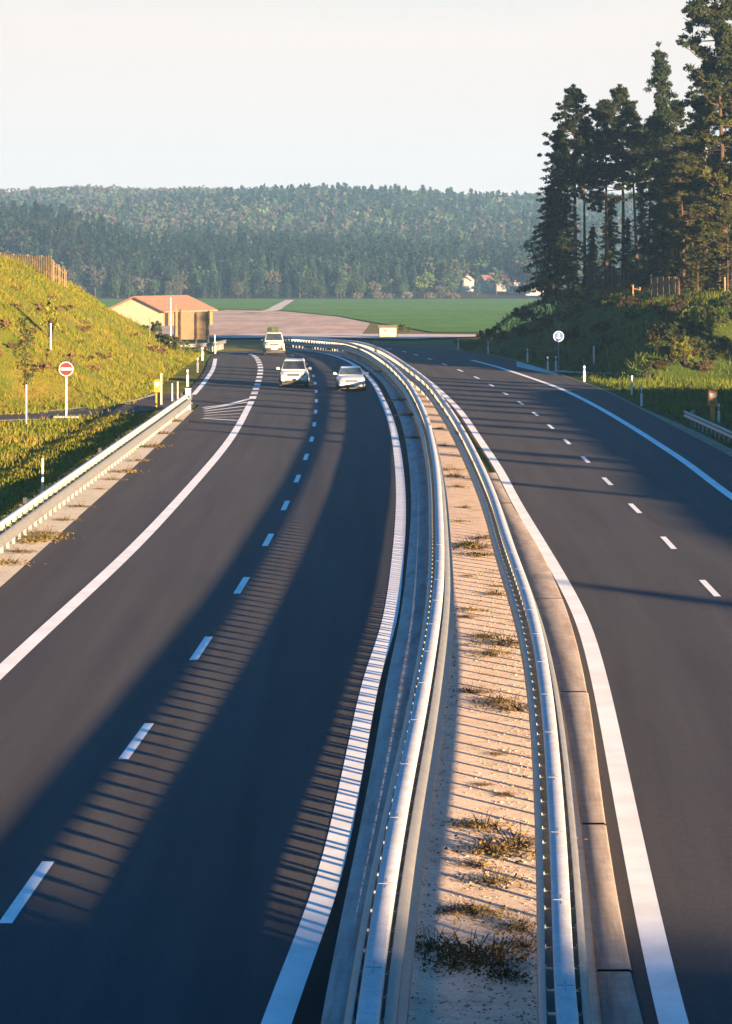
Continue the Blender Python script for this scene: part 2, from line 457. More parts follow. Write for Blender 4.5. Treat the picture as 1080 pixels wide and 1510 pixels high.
def leaf(name, a, c, trans=.25, scale=1.2, obj_var=.35):
    m, nt, b = M_new(name)
    pos = coord(nt)
    n = noise(nt, pos, scale, 4, .6)
    g = ramp(nt, n, [(.3, a), (.7, c)])
    oi = nt.nodes.new('ShaderNodeObjectInfo')
    r = ramp(nt, oi.outputs['Random'], [(0, (1 - obj_var,) * 3), (1, (1 + obj_var,) * 3)])
    g = mix(nt, g, r, 1.0, 'MULTIPLY')
    nt.links.new(g, b.inputs['Base Color']); b.inputs['Roughness'].default_value = .75; b.inputs['Specular IOR Level'].default_value = .12
    if trans:
        t = nt.nodes.new('ShaderNodeBsdfTranslucent'); nt.links.new(g, t.inputs[0])
        s = nt.nodes.new('ShaderNodeMixShader'); s.inputs[0].default_value = trans
        nt.links.new(b.outputs[0], s.inputs[1]); nt.links.new(t.outputs[0], s.inputs[2])
        nt.links.new(s.outputs[0], nt.nodes['Material Output'].inputs['Surface'])
    return m
MAT['pine'] = leaf('pine_needles', (.009, .015, .006), (.022, .028, .009), .10)
MAT['spruce'] = leaf('spruce_needles', (.006, .012, .006), (.014, .022, .008), .08)
MAT['pine_sunlit'] = leaf('sunlit_pine_needles', (.022, .028, .007), (.050, .050, .012), .2)  # lit copy of the dark pine needles, sunlight put into the colour
MAT['shrub'] = leaf('shrub_leaves', (.016, .028, .008), (.045, .055, .016), .2)
MAT['shrub_brown'] = leaf('brown_shrub_twigs', (.030, .024, .010), (.070, .048, .018), .15)
MAT['young_leaf'] = leaf('young_leaves', (.10, .125, .014), (.20, .19, .022), .3)
MAT['weed'] = leaf('weed_leaves', (.055, .045, .012), (.15, .105, .028), .2, 3)
MAT['weed_dark'] = leaf('dead_weed_leaves', (.05, .036, .018), (.13, .085, .035), .1, 3)
MAT['blossom'] = leaf('blossom', (.07, .062, .055), (.13, .115, .10), .2)
MAT['bark'] = simple('bark', (.040, .029, .022), .95, 0, .4, 3, .1, .5)
MAT['bark_warm'] = simple('pine_bark', (.055, .034, .022), .95, 0, .4, 3, .1, .5)

def tinted(name, trans=.15):
    m, nt, b = M_new(name)
    a = nt.nodes.new('ShaderNodeVertexColor'); a.layer_name = 'tint'
    n = noise(nt, coord(nt, 'World'), .35, 4, .7)
    g = mix(nt, a.outputs[0], ramp(nt, n, [(.3, (.7, .7, .7)), (.7, (1.25, 1.25, 1.25))]), 1.0, 'MULTIPLY')
    nt.links.new(g, b.inputs['Base Color']); b.inputs['Roughness'].default_value = .9; b.inputs['Specular IOR Level'].default_value = .05
    return m
MAT['tinted'] = tinted('foliage_species_and_haze')

def galv(name, c, metal, rough):
    m, nt, b = M_new(name)
    pos = coord(nt, 'World')
    v = nt.nodes.new('ShaderNodeTexVoronoi'); v.inputs['Scale'].default_value = 26; nt.links.new(pos, v.inputs['Vector'])
    n = noise(nt, pos, 2.2, 6, .7)
    g = ramp(nt, v.outputs['Color'], [(.2, tuple(x * .88 for x in c)), (.8, tuple(min(1, x * 1.08) for x in c))])
    g = mix(nt, g, ramp(nt, n, [(.35, (.74, .72, .68)), (.6, (1, 1, 1))]), .7, 'MULTIPLY')
    nt.links.new(g, b.inputs['Base Color']); b.inputs['Metallic'].default_value = metal; b.inputs['Roughness'].default_value = rough
    return m
MAT['galv'] = galv('galvanised_steel', (.17, .17, .165), .2, .5)
MAT['galv_post'] = galv('galvanised_post', (.22, .23, .23), .3, .55)
MAT['galv_box'] = galv('galvanised_box', (.42, .425, .44), 0, .62)

MAT['white'] = simple('white_plastic', (.46, .45, .42), .5, 0, .06, 8, .4, 0, (.45, .42, .36))
MAT['black'] = simple('black_plastic', (.02, .02, .022), .5)
MAT['dark'] = simple('dark_trim', (.012, .012, .014), .55)
MAT['tyre'] = simple('tyre_rubber', (.015, .015, .016), .9)
MAT['rim'] = simple('alloy_rim', (.42, .42, .43), .35, .8)
MAT['chrome'] = simple('bright_trim', (.55, .55, .56), .25, .9)
MAT['car_white'] = simple('white_car_paint', (.46, .46, .455), .28, 0, .05, 2, .5, 0, (.50, .47, .43))
MAT['car_silver'] = simple('silver_car_paint', (.42, .45, .48), .30, .25, .05, 2, .5, 0, (.42, .42, .4))
MAT['car_cream'] = simple('cream_car_paint', (.45, .43, .37), .35, 0, .05, 2, .5, 0, (.48, .43, .36))
MAT['plate'] = simple('number_plate', (.62, .62, .55), .5)
MAT['lamp'] = simple('headlight_glass', (.20, .21, .22), .15, .3)
MAT['plate_red'] = simple('sign_red', (.17, .004, .006), .45, 0, .08)
MAT['plate_white'] = simple('sign_white', (.46, .46, .45), .45, 0, .05)
MAT['plate_blue'] = simple('sign_blue', (.012, .06, .24), .45, 0, .08)
MAT['orange'] = simple('call_box_orange', (.42, .15, .010), .5, 0, .1, 5, .4, 0, (.4, .17, .05))
MAT['wood'] = simple('weathered_wood', (.155, .115, .065), .9, 0, .3, 3, .15, .4)
MAT['wood_red'] = simple('reddish_wood', (.22, .12, .06), .9, 0, .3, 3, .15, .4)
MAT['tan'] = simple('tan_panel', (.125, .09, .05), .7, 0, .12, 1.5)
MAT['cream'] = simple('cream_render', (.36, .31, .21), .9, 0, .1, .8)
MAT['orange_wall'] = simple('ochre_render', (.20, .105, .04), .9, 0, .15, .8)
MAT['roof'] = simple('clay_roof_tiles', (.24, .115, .07), .85, 0, .2, 1.2)
MAT['roof_dark'] = simple('dark_roof_tiles', (.10, .040, .042), .85, 0, .2, 1.2)
MAT['wall_white'] = simple('white_render', (.33, .32, .315), .9, 0, .05, .8)
MAT['green_load'] = simple('green_canvas', (.022, .045, .014), .85, 0, .2, 5)
MAT['stone'] = simple('stone', (.26, .20, .16), .95, 0, .3, 3)

def glass(name, c, rough):
    m, nt, b = M_new(name)
    b.inputs['Base Color'].default_value = (*c, 1); b.inputs['Roughness'].default_value = rough
    b.inputs['Specular IOR Level'].default_value = .8
    n = noise(nt, coord(nt), 2.5, 3); nt.links.new(ramp(nt, n, [(.3, tuple(x * .6 for x in c)), (.7, tuple(x * 1.5 for x in c))]), b.inputs['Base Color'])
    return m
MAT['glass'] = glass('car_glass', (.018, .022, .028), .06)
MAT['glass_blue'] = glass('tinted_car_glass', (.03, .05, .07), .06)

# ------------------------------------------------------------------ setting: ground and roads
def axis(segs):
    out = []
    for a, b, st in segs: out += list(np.arange(a, b, st))
    return np.array(out + [segs[-1][1]])
gx = axis([(-900, -300, 60), (-300, -120, 20), (-120, -50, 6), (-50, 50, .9), (50, 120, 4), (120, 300, 20), (300, 900, 60)])
gy = axis([(-160, -60, 20), (-60, 30, 5), (30, 300, 1.6), (300, 420, 6), (420, 1100, 20), (1100, 1500, 16), (1500, 2400, 25), (2400, 2460, 20)])
GX, GY = np.meshgrid(gx, gy)
GZ = ground(GX, GY)
# the carriageways' bed lies just under their sheets
def inside(L, R, X, Y): return (X > by_Y(L)(Y) - .5) & (X < by_Y(R)(Y) + .5)
bed = ((GX > -14.6) & (GX < 17.5) & (GY < 290))
GZ = np.where(bed & (GX < X_r1(GY) + 0), np.minimum(GZ, base(GY) - .035), GZ)
GZ = np.where(bed & (GX > X_r2(GY) - 0), np.minimum(GZ, base(GY) + off_right(GY) - .035), GZ)
GZ = np.where(bed & (GX >= X_r1(GY) - .5) & (GX <= X_r2(GY)), np.minimum(GZ, base(GY) + off_right(GY) - .04), GZ)
n0, n1 = GX.shape
I = np.arange(n0 * n1).reshape(n0, n1)
quads = np.stack([I[:-1, :-1], I[:-1, 1:], I[1:, 1:], I[1:, :-1]], -1).reshape(-1, 4)
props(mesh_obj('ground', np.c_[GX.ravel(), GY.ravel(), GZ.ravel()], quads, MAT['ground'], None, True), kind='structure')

def strip(name, A, B, zA, zB, mat, n_across=1, kind='structure', lift=0.0):
    """sheet between two lines of equal count"""
    k = max(len(A), len(B))
    def rs(L):
        d = np.r_[0, np.cumsum(np.linalg.norm(np.diff(L, axis=0), axis=1))]
        s = np.linspace(0, d[-1], k); return np.c_[np.interp(s, d, L[:, 0]), np.interp(s, d, L[:, 1])], s
    A, s = rs(A); B, _ = rs(B)
    V = []; U = []
    for t in np.linspace(0, 1, n_across + 1):
        P = A * (1 - t) + B * t
        z = zA(P[:, 1]) * (1 - t) + zB(P[:, 1]) * t + lift
        V.append(np.c_[P, z]); U.append(np.c_[np.linalg.norm(B - A, axis=1) * t, s])
    V = np.stack(V, 1); m = n_across + 1
    I = np.arange(k * m).reshape(k, m)
    Q = np.stack([I[:-1, :-1], I[:-1, 1:], I[1:, 1:], I[1:, :-1]], -1).reshape(-1, 4)
    o = mesh_obj(name, V.reshape(-1, 3), Q, mat, None, True, np.stack(U, 1).reshape(-1, 2))
    return props(o, kind=kind)

def ribbon(name, L, w, zf, mat, lift, taper=None):
    N, _ = normals(L)
    return strip(name, L - N * w / 2, L + N * w / 2, zf, zf, mat, 1, 'structure', lift)

# left carriageway: full width up to the turn, closed along its far edge
farL = px([(322, 522), (345, 519.3), (372, 517), (400, 514.5), (424, 512.6)])
LA = np.vstack([edge_L, curve([tuple(edge_L[-1])] + farL, 1.5, 1)[1:]])
LB = kerbL_in
strip('road', LA, LB, zL, zL, MAT['asphalt'], 6)
RB = np.vstack([edge_R, ])
RA = kerbR_out
strip('road', RA, RB, zR, zR, MAT['asphalt'], 5)

W_EDGE = .33
ribbon('edge_line', line_LL, .34, zL, MAT['paint'], .006)
ribbon('edge_line', line_LR, W_EDGE, zL, MAT['paint'], .006)
ribbon('edge_line', line_RL, W_EDGE, zR, MAT['paint'], .006)
ribbon('edge_line', line_RR, .34, zR, MAT['paint'], .006)
entry_line = curve(px([(286, 582), (293, 574), (302, 563), (314, 545), (318, 529)]), 1.2, 2)
ribbon('edge_line', entry_line, .30, zL, MAT['paint'], .006)
ribbon('edge_line', curve(px([(324, 522.5), (340, 520.8), (364, 519.5)]), 1.2, 1), .25, zL, MAT['paint'], .006)

def piece(L, s0, s1):
    d = np.r_[0, np.cumsum(np.linalg.norm(np.diff(L, axis=0), axis=1))]
    s = np.linspace(s0, s1, max(3, int((s1 - s0) / 1.0) + 1))
    return np.c_[np.interp(s, d, L[:, 0]), np.interp(s, d, L[:, 1])]
def dashes(L, Y0, per, ln, w, zf):
    d = np.r_[0, np.cumsum(np.linalg.norm(np.diff(L, axis=0), axis=1))]
    i0 = int(np.argmin(abs(L[:, 1] - Y0))); s = d[i0] + (Y0 - L[i0, 1])
    while s > per + 12: s -= per
    while s + ln < d[-1]:
        ribbon('lane_dash', piece(L, s, s + ln), w, zf, MAT['paint'], .006)
        s += per
dashes(dash_L, 36.66, 12.0, 3.75, .17, zL)
dashes(dash_R, 73.8, 12.05, 3.75, .17, zR)
dashes(wide_dash, wide_dash[3, 1], 6.0, 3.4, .40, zL)
# ladder of the traffic island at the merge
isl = [[(300, 601), (330, 597.5), (369, 588)], [(299, 617), (325, 618.5), (351, 620)]]
for L in isl: ribbon('island_line', curve(px(L), 1.0, 1), .28, zL, MAT['paint'], .006)
for a, b_ in (((301, 603.6), (366, 593)), ((302, 606.6), (362, 599)), ((302, 609.8), (359, 604.4)), ((302, 613), (355, 610)), ((301, 615.6), (353, 615))):
    ribbon('island_line', curve(px([a, b_]), 1.0, 0), .2, zL, MAT['paint'], .009)

# slip road off to the left
slip = curve([(-75, 136.0)] + px([(0, 617.5), (60, 614.5), (120, 610), (200, 601), (250, 594)]) + [(-10.2, 178.0)], 1.5, 4)
ribbon('slip_road', slip, 4.6, lambda Y: base(Y) + .0, MAT['asphalt_old'], .02)
ribbon('slip_road_edge', offset(slip, 2.45)[:40], .55, lambda Y: base(Y), MAT['gravel'], .045)
ribbon('slip_road_edge', offset(slip, -2.4)[30:], .3, lambda Y: base(Y), MAT['gravel'], .045)

# gravel verges beside the outer edges
gl = edge_L[(edge_L[:, 1] < 160)]
strip('verge', gl + np.array([-1.35, 0]), gl + np.array([.02, 0]), lambda Y: base(Y) + .01, zL, MAT['gravel'], 2, 'structure', .012)
gr = edge_R[(edge_R[:, 1] < 262)]
strip('verge', gr + np.array([-.02, 0]), np.c_[gr[:, 0] + .10 + .50 * (1 - sstep(140, 175, gr[:, 1])), gr[:, 1]], zR, lambda Y: zR(Y) + .01, MAT['rough_verge'], 2, 'structure', .012)
# darker gutter strips against the kerbs; left one has shade painted into its black
strip('gutter', offset(kerbL_in, -.32), kerbL_in, zL, zL, MAT['asphalt_dark'], 1, 'structure', .0045)
strip('gutter', kerbR_out, offset(kerbR_out, .20), zR, zR, MAT['asphalt_old'], 1, 'structure', .0045)

# concrete kerb strips
def slab(name, A, B, zA, zB, h, mat, breaks=None):
    k = max(len(A), len(B))
    def rs(L):
        d = np.r_[0, np.cumsum(np.linalg.norm(np.diff(L, axis=0), axis=1))]
        s = np.linspace(0, d[-1], k); return np.c_[np.interp(s, d, L[:, 0]), np.interp(s, d, L[:, 1])], s
    A, s = rs(A); B, _ = rs(B)
    rows = []
    C = (B - A); Ln = np.linalg.norm(C, axis=1)[:, None] + 1e-9; D = C / Ln
    for P, dz, z in ((A, -.12, zA), (A + D * .00, h - .02, zA), (A + D * .025, h, zA), (B - D * .025, h, zB), (B, h - .02, zB), (B, -.12, zB)):
        rows.append(np.c_[P, z(P[:, 1]) + dz])
    V = np.stack(rows, 1); m = 6
    I = np.arange(k * m).reshape(k, m)
    Q = np.stack([I[:-1, :-1], I[:-1, 1:], I[1:, 1:], I[1:, :-1]], -1).reshape(-1, 4)
    us = np.array([0, .05, .08, .5, .55, .6])
    U = np.stack([np.c_[np.full(k, u), s] for u in us], 1).reshape(-1, 2)
    return props(mesh_obj(name, V.reshape(-1, 3), Q, mat, None, False, U), kind='structure')

kL_out = curve([tuple(p) for p in offset(rail1, -.22)[::6]], 1.5, 2)
kerbL_cut = kerbL_in
slab('kerb', kerbL_cut, kL_out, zL, zL, .032, MAT['concrete'])
# right kerb in separate slabs with open joints
kR_in = offset(rail2, .42)
mkY = [NEAR] + [gp(0, y, 0, True)[1] for y in (1440, 1222, 1026, 887, 800, 745, 700)]
kf_in, kf_out = by_Y(kR_in[kR_in[:, 1] < 190]), by_Y(kerbR_out[kerbR_out[:, 1] < 190])
for a, b_ in zip(mkY[:-1], mkY[1:]):
    ys = np.linspace(a + .06, b_ - .06, 10)
    jo = random.uniform(-.02, .02)
    xi = kf_in(ys); xo = np.maximum(kf_out(ys) + jo, xi + .12)
    slab('kerb', np.c_[xi, ys], np.c_[xo, ys], zR, zR, .07 + random.uniform(0, .02), MAT['concrete_warm'])

# sandy median
def zM(t): return lambda Y: base(Y) + off_right(Y) * t + .02
mk = rail1[(rail1[:, 1] < 262)]
A_ = offset(rail1, -.24); B_ = offset(rail2, .44)
mid_ = A_[:len(A_)] * 1.0
def mix_line(t):
    k = max(len(A_), len(B_)); q = np.linspace(0, 1, k)
    f = lambda L: np.c_[np.interp(q, np.linspace(0, 1, len(L)), L[:, 0]), np.interp(q, np.linspace(0, 1, len(L)), L[:, 1])]
    return f(A_) * (1 - t) + f(B_) * t
mA, mB_ = mix_line(0), mix_line(.22)
strip('median', mA, mB_, lambda Y: base(Y) + .03, lambda Y: zR(Y) + .04, MAT['sand'], 2)
strip('median', mB_, mix_line(1), lambda Y: zR(Y) + .04, lambda Y: zR(Y) + .02, MAT['sand'], 5)

# fields and tracks of the valley, laid on its even slope
def fpt(x, y): Y = 27512.0 / (y - 416.0); return ((x - 540) * Y / F, Y)
def sheet(name, poly, mat, lift, sub=True):
    P = [fpt(*p) for p in poly]
    V = [(x, y, float(base(y)) + lift) for x, y in P]
    return props(mesh_obj(name, V, [tuple(range(len(V)))], mat), kind='structure')
sheet('field', [(60, 500), (60, 462), (300, 462), (335, 457), (420, 459.5), (500, 467.5), (546, 477), (540, 486), (529, 499)], MAT['plough'], .05)
sheet('field', [(-300, 456), (-300, 441), (230, 441), (800, 440.5), (1200, 441), (1200, 492), (640, 491), (600, 484), (546, 475), (500, 466.5), (420, 458.5), (335, 456)], MAT['crop'], .10)
def track_px(name, pts, w, mat, lift):
    L = curve([fpt(*p) for p in pts], 3.0, 1)
    return ribbon(name, L, w, base, mat, lift)
track_px('path', [(372, 462), (398, 459), (412, 452), (428, 443)], 3.0, MAT['track'], .18)
track_px('path', [(330, 497.5), (420, 497.8), (520, 498), (600, 498.5), (640, 499), (690, 499.5)], 26.0, MAT['track'], .22)
track_px('path', [(60, 497), (200, 497.3), (330, 497.5)], 6.0, MAT['track'], .2)
# concrete lay-by track on the right
ribbon('path', curve(px([(818, 548.5), (850, 551), (900, 552.5), (975, 554)], 0, True) + [(26, 214)], 1.2, 1), 1.6, lambda Y: zR(Y), MAT['concrete'], .10)
strip('lay_by', curve(px([(762, 541), (800, 549), (822, 553.5)], 0, True), 1.0, 1), curve(px([(762, 533), (800, 543.5), (822, 549.5)], 0, True), 1.0, 1), zR, zR, MAT['track'], 1, 'structure', .011)

# ------------------------------------------------------------------ guard rails
ORD = ['first', 'second', 'third', 'fourth', 'fifth', 'sixth', 'seventh', 'eighth', 'ninth', 'tenth', 'eleventh', 'twelfth', 'thirteenth', 'fourteenth',
       'fifteenth', 'sixteenth', 'seventeenth', 'eighteenth', 'nineteenth', 'twentieth', 'twenty-first', 'twenty-second', 'twenty-third', 'twenty-fourth',
       'twenty-fifth', 'twenty-sixth', 'twenty-seventh', 'twenty-eighth', 'twenty-ninth', 'thirtieth', 'thirty-first', 'thirty-second', 'thirty-third', 'thirty-fourth', 'thirty-fifth', 'thirty-sixth', 'thirty-seventh', 'thirty-eighth', 'thirty-ninth', 'fortieth']

WPROF = [(0, .36), (.045, .373), (.085, .412), (.085, .445), (.03, .487), (.008, .53), (.03, .573), (.085, .615), (.085, .648), (.045, .687), (0, .70)]
def sweep(L, prof, zf, closed, side=1, base_off=0.0):
    N, _ = normals(L)
    V = np.stack([np.c_[L + N * side * (base_off + o), zf(L[:, 1]) + h] for o, h in prof], 1)
    k, m = len(L), len(prof)
    I = np.arange(k * m).reshape(k, m)
    Q = np.stack([I[:-1, :-1], I[:-1, 1:], I[1:, 1:], I[1:, :-1]], -1).reshape(-1, 4)
    if closed:
        Q = np.vstack([Q, np.stack([I[:-1, -1], I[:-1, 0], I[1:, 0], I[1:, -1]], -1)])
    return V.reshape(-1, 3), Q

def w_beam(L, zf, side, off, parent, dz=0, tilt=0.0):
    pr = [(o + (.70 - h) * tilt, h + dz) for o, h in WPROF]
    V, Q = sweep(L, pr, zf, False, side, off)
    V2, Q2 = sweep(L, [(o - .006, h) for o, h in pr], zf, False, side, off)
    return mesh_obj('beam', np.vstack([V, V2]), np.vstack([Q, Q2[:, ::-1] + len(V)]), MAT['galv'], parent, False)

def guardrail(L, zf, label, both=True, box=True, spacing=1.0, dz=0.0, group=None, box_w=.21, near_y=27, side=1, box_h=(.93, 1.09), offs=(.19, .19), tilt=0.0):
    root = empty('guardrail', (0, 0, 0), label=label, cat='guardrail', group=group)
    sides = (1, -1) if both else (side,)
    off_of = {1: offs[0], -1: offs[1]}
    for s in sides: w_beam(L, zf, s, off_of[s], root, dz, tilt if s == 1 else 0)
    if box:
        b0, b1 = box_h
        hw = box_w / 2
        V, Q = sweep(L, [(-hw, b0 + dz), (hw, b0 + dz), (hw, b1 - .02 + dz), (hw - .02, b1 + dz), (-hw + .02, b1 + dz), (-hw, b1 - .02 + dz)], zf, True)
        rail = mesh_obj('top_rail', V, Q, MAT['galv_box'], root)
        # splice bolts on the box every few metres
        s = 3.0; tot = along(L, 0)[2]
        while s < tot and s < 150:
            p, t, _ = along(L, s)
            if 24 < p[1] < 75:
                bm_ = MB(); zt = float(zf(p[1])) + b1 + dz; ang = math.atan2(t[1], t[0])
                for j in range(3):
                    q = p + t * (j - 1) * .16
                    bm_.box((q[0], q[1], zt + .0015), (.18, .012, .003), ang) if j != 1 else bm_.box((p[0], p[1], zt + .002), (.022, .17, .004), ang)
                bm_.build('splice_plate', MAT['galv_post'], rail)
            s += 4.0
    # one post with its spacer arms
    pm = MB()
    top = (box_h[0] if box else .64) + dz
    pm.box((0, 0, (top - .3) / 2), (.09, .045, top + .3))
    for s in sides:
        w_ = off_of[s]
        pm.box((s * (w_ / 2 + .02), 0, .53 + dz), (w_ - .03, .05, .22))
        pm.box((s * (w_ - .012), 0, .53 + dz), (.02, .07, .28))
    if box: pm.box((0, 0, top - .05), (.17, .07, .10))
    proto = pm.build('post', MAT['galv_post'], root)
    tot = along(L, 0)[2]
    n = 0; s = .6; rest = MB(); first = True
    while s < tot:
        p, t, _ = along(L, s)
        if p[1] > near_y - 4:
            rz = math.atan2(-t[0], t[1])
            loc = (p[0], p[1], float(zf(p[1])))
            if n < 100:
                o = proto if first else proto.copy()
                if not first:
                    COL.objects.link(o); o.parent = root
                first = False
                o.location = loc; o.rotation_euler = (0, 0, rz); n += 1
            else:
                Mx = Matrix.Translation(loc) @ Matrix.Rotation(rz, 4, 'Z')
                rest.add([Mx @ Vector(q) for q in pm.v], pm.f)
        s += spacing
    if rest.v: props(rest.build('distant_posts', MAT['galv_post'], root), kind='stuff')
    return root

zr1 = lambda Y: base(Y) - .0
zr2 = lambda Y: base(Y) + off_right(Y)
def clip_near(L, y): i = int(np.argmax(L[:, 1] > y)); return L[i:]
guardrail(clip_near(rail1, 6), zr1, 'galvanised double guardrail on the left of the sandy median, lit yellow on its right side', group=None, offs=(.125, .20), tilt=.42)
guardrail(clip_near(rail2, 6), zr2, 'galvanised double guardrail on the right of the sandy median, beside the pinkish kerb slabs')
# outer left guard rail
lrail = curve([(-10.15, 50), (-10.15, 66)] + [(-10.1, 82), (-9.98, 100), (-9.85, 120), (-9.72, 140), (-9.62, 160)], 1.5, 2)
g3 = guardrail(lrail, base, 'pale galvanised guardrail along the left gravel verge below the grassy bank', both=False, box=True, spacing=1.33, near_y=50, box_h=(.82, .93), dz=-.02, box_w=.16)
ep = MB(); ep.box((-9.6, 160.6, .55), (.30, .12, 1.1), 0, .02); ep.box((-9.6, 160.6, 1.13), (.34, .16, .06), 0, .02)
ep.build('end_post', MAT['white'], g3)
for yy, c in ((160.2, .35), (160.2, .75)):
    rm = MB(); rm.box((-9.36, yy, c), (.10, .22, .16), 0, .02); rm.build('reflector', MAT['black'], g3)
for yy in (88, 111, 150, 156):
    xx = np.interp(yy, lrail[:, 1], lrail[:, 0]); rm = MB(); rm.box((xx - .02, yy, 1.02), (.12, .16, .20), 0, .02); rm.build('reflector', MAT['black'], g3)
# outer right guard rail, near the call box
rrail = curve([(16.55, 70), (16.5, 100), (16.45, 125), (16.35, 140), (16.25, 150)], 1.5, 2)
g4 = guardrail(rrail, lambda Y: zR(Y), 'bluish steel guardrail on the right verge beside the orange call box', both=False, box=False, spacing=1.6, near_y=66, side=-1)
tm = MB()
for k in range(6):
    t0, t1 = k / 6, (k + 1) / 6
    for (o, h) in ((0, .36), (0, .72)):
        pass
tm.tube([(16.5, 150, .35), (16.5, 151.6, .12), (16.52, 153, -.2)], [.09, .09, .08], 8)
tm.tube([(16.5, 150, .49), (16.5, 152.4, .05), (16.52, 153.2, -.2)], [.07, .07, .06], 8)
tm.build('end_piece', MAT['galv'], g4)
# curved rail beside the big sign board
c0 = [(-17.2, 262), (-16.0, 263.5), (-14.8, 266.5), (-14.0, 271), (-13.6, 276)]
crail = curve([(-17.6, 261.3), (-16.6, 260.8), (-15.4, 261.8), (-14.4, 265), (-13.8, 271), (-13.4, 280)], .8, 2)
guardrail(crail, lambda Y: base(Y) + .15, 'short grey guardrail curving round the verge below the back of the sign board', both=False, box=False, spacing=1.4, near_y=200, side=1)

# ------------------------------------------------------------------ overpass the photographer stands on
SK = -.35
br = empty('overpass', (0, .5, 0), math.atan(SK), label='concrete road overpass the view is taken from, crossing above both carriageways', cat='bridge')
m = MB(); m.box((0, -4.2, 6.2), (170, 8.6, .9), 0, .05); m.box((0, -4.2, 5.55), (170, 5.0, .5), 0, .03); m.build('deck', MAT['bridge'], br)
for y in (-.12, -8.28):
    m = MB(); m.box((0, y, 6.93), (170, .24, .62), 0, .04); m.build('parapet', MAT['bridge'], br)
    m = MB(); m.box((0, y, 7.42), (170, .10, .10), 0, .02)
    for k in range(-40, 41): m.box((k * 2.1, y, 7.3), (.06, .06, .24))
    m.build('handrail', MAT['galv'], br)
for x in (1.4, -21, 24, -46, 48):
    m = MB(); m.tube([(x, -4.2, -1), (x, -4.2, 5.35)], .55, 20); m.build('pier', MAT['bridge'], br)

# ------------------------------------------------------------------ foliage building blocks
def tris_at(P, size, rng, flat=None, thin=1.0):
    """one random triangle at every point of P; size is scalar or array"""
    n = len(P)
    size = np.broadcast_to(np.asarray(size, float), (n,))[:, None]
    a = rng.normal(size=(n, 3)); a /= np.linalg.norm(a, axis=1)[:, None]
    c = rng.normal(size=(n, 3))
    if flat is not None: a[:, 2] *= flat; c[:, 2] *= flat
    a /= np.linalg.norm(a, axis=1)[:, None] + 1e-9
    c -= a * (a * c).sum(1)[:, None]; c /= np.linalg.norm(c, axis=1)[:, None] + 1e-9
    lg = thin ** -.6
    V = np.stack([P + a * size * .6 * lg, P - a * size * .35 * lg + c * size * .42 * thin, P - a * size * .35 * lg - c * size * .42 * thin], 1).reshape(-1, 3)
    return V, np.arange(3 * n).reshape(n, 3)

def cloud(centers, radii, per, size, rng, squash=.6, thin=1.0):
    out = []
    for c, r in zip(centers, radii):
        d = rng.normal(size=(per, 3)); d /= np.linalg.norm(d, axis=1)[:, None]
        rr = r * rng.uniform(.25, 1, per) ** .6
        out.append(np.asarray(c) + d * rr[:, None] * np.array([1, 1, squash]))
    P = np.vstack(out)
    return tris_at(P, rng.uniform(.6, 1.3, len(P)) * size, rng, None, thin)

def conifer(kind, h, seed, mat, bark, parent, crown0=.45, rmax=2.4):
    rng = np.random.default_rng(seed)
    tr = MB()
    lean = rng.uniform(-.03, .03, 2) * h
    def axis_at(z): t = z / h; return np.array([lean[0] * t * t + .12 * math.sin(3 * t + seed), lean[1] * t * t, z])
    zs = np.linspace(-.6, h * .99, 14)
    r0 = .012 * h
    tr.tube([axis_at(z) for z in zs], [max(.02, r0 * (1 - .93 * max(0, z) / h)) for z in zs], 7)
    C = []; R = []
    if kind == 'pine':
        nb = int(3.4 * h)
        for i in range(nb):
            f = rng.uniform(0, 1) ** .8
            z = h * (crown0 + (1 - crown0) * f)
            prof = (math.sin(math.pi * min(1, .22 + .80 * f)) ** .8) * (.75 + .5 * rng.random())
            L = rmax * max(.18, prof); az = rng.uniform(0, 6.28)
            d = np.array([math.cos(az), math.sin(az), rng.uniform(-.05, .45)])
            p0 = axis_at(z); p2 = p0 + d * L; p1 = p0 + d * L * .55 - np.array([0, 0, .12 * L])
            tr.tube([p0, p1, p2], [.05, .035, .015], 4, False)
            for q in range(5):
                t = .34 + .17 * q
                C.append(p0 + d * L * t + rng.normal(0, .17, 3)); R.append(rng.uniform(.20, .46) * (1.15 - .10 * q))
        for _ in range(7):                     # dead snags on the bare trunk
            z = h * crown0 * rng.uniform(.35, 1); az = rng.uniform(0, 6.28); L = rng.uniform(.4, 1.3)
            p0 = axis_at(z); tr.tube([p0, p0 + np.array([math.cos(az), math.sin(az), -.15]) * L], [.03, .01], 3, False)
        for f in np.linspace(0, 1, 6): C.append(axis_at(h * (.93 + .08 * f))); R.append(.45 * (1.1 - f * .7))
        V, T = cloud(C, np.array(R) * 1.0, 50, .26, rng, .5, .5)
    else:
        z = h * crown0
        while z < h * .985:
            f = (z - h * crown0) / (h * (1 - crown0))
            L0 = rmax * (1 - f) ** .8 + .42
            for _ in range(rng.integers(4, 7)):
                az = rng.uniform(0, 6.28); L = L0 * rng.uniform(.35, 1.2)
                d = np.array([math.cos(az), math.sin(az), 0]); p0 = axis_at(z + rng.uniform(-.15, .15))
                tr.tube([p0, p0 + d * L * .6 + np.array([0, 0, -.10 * L]), p0 + d * L + np.array([0, 0, -.12 * L])], [.04, .025, .01], 3, False)
                k = max(2, int(L / .42))
                for q in range(k):
                    t = (q + .7) / k
                    C.append(p0 + d * L * t + np.array([0, 0, -.22 * L * t * t + .05]) + rng.normal(0, .06, 3)); R.append(.30 + .16 * (1 - t))
            z += .40 + .28 * (1 - f)
        C.append(axis_at(h)); R.append(.2)
        V, T = cloud(C, np.array(R) * 1.12, 34, .27, rng, .4, .5)
    mesh_obj('crown', V, T, mat, parent)
    tr.build('trunk', bark, parent, True)

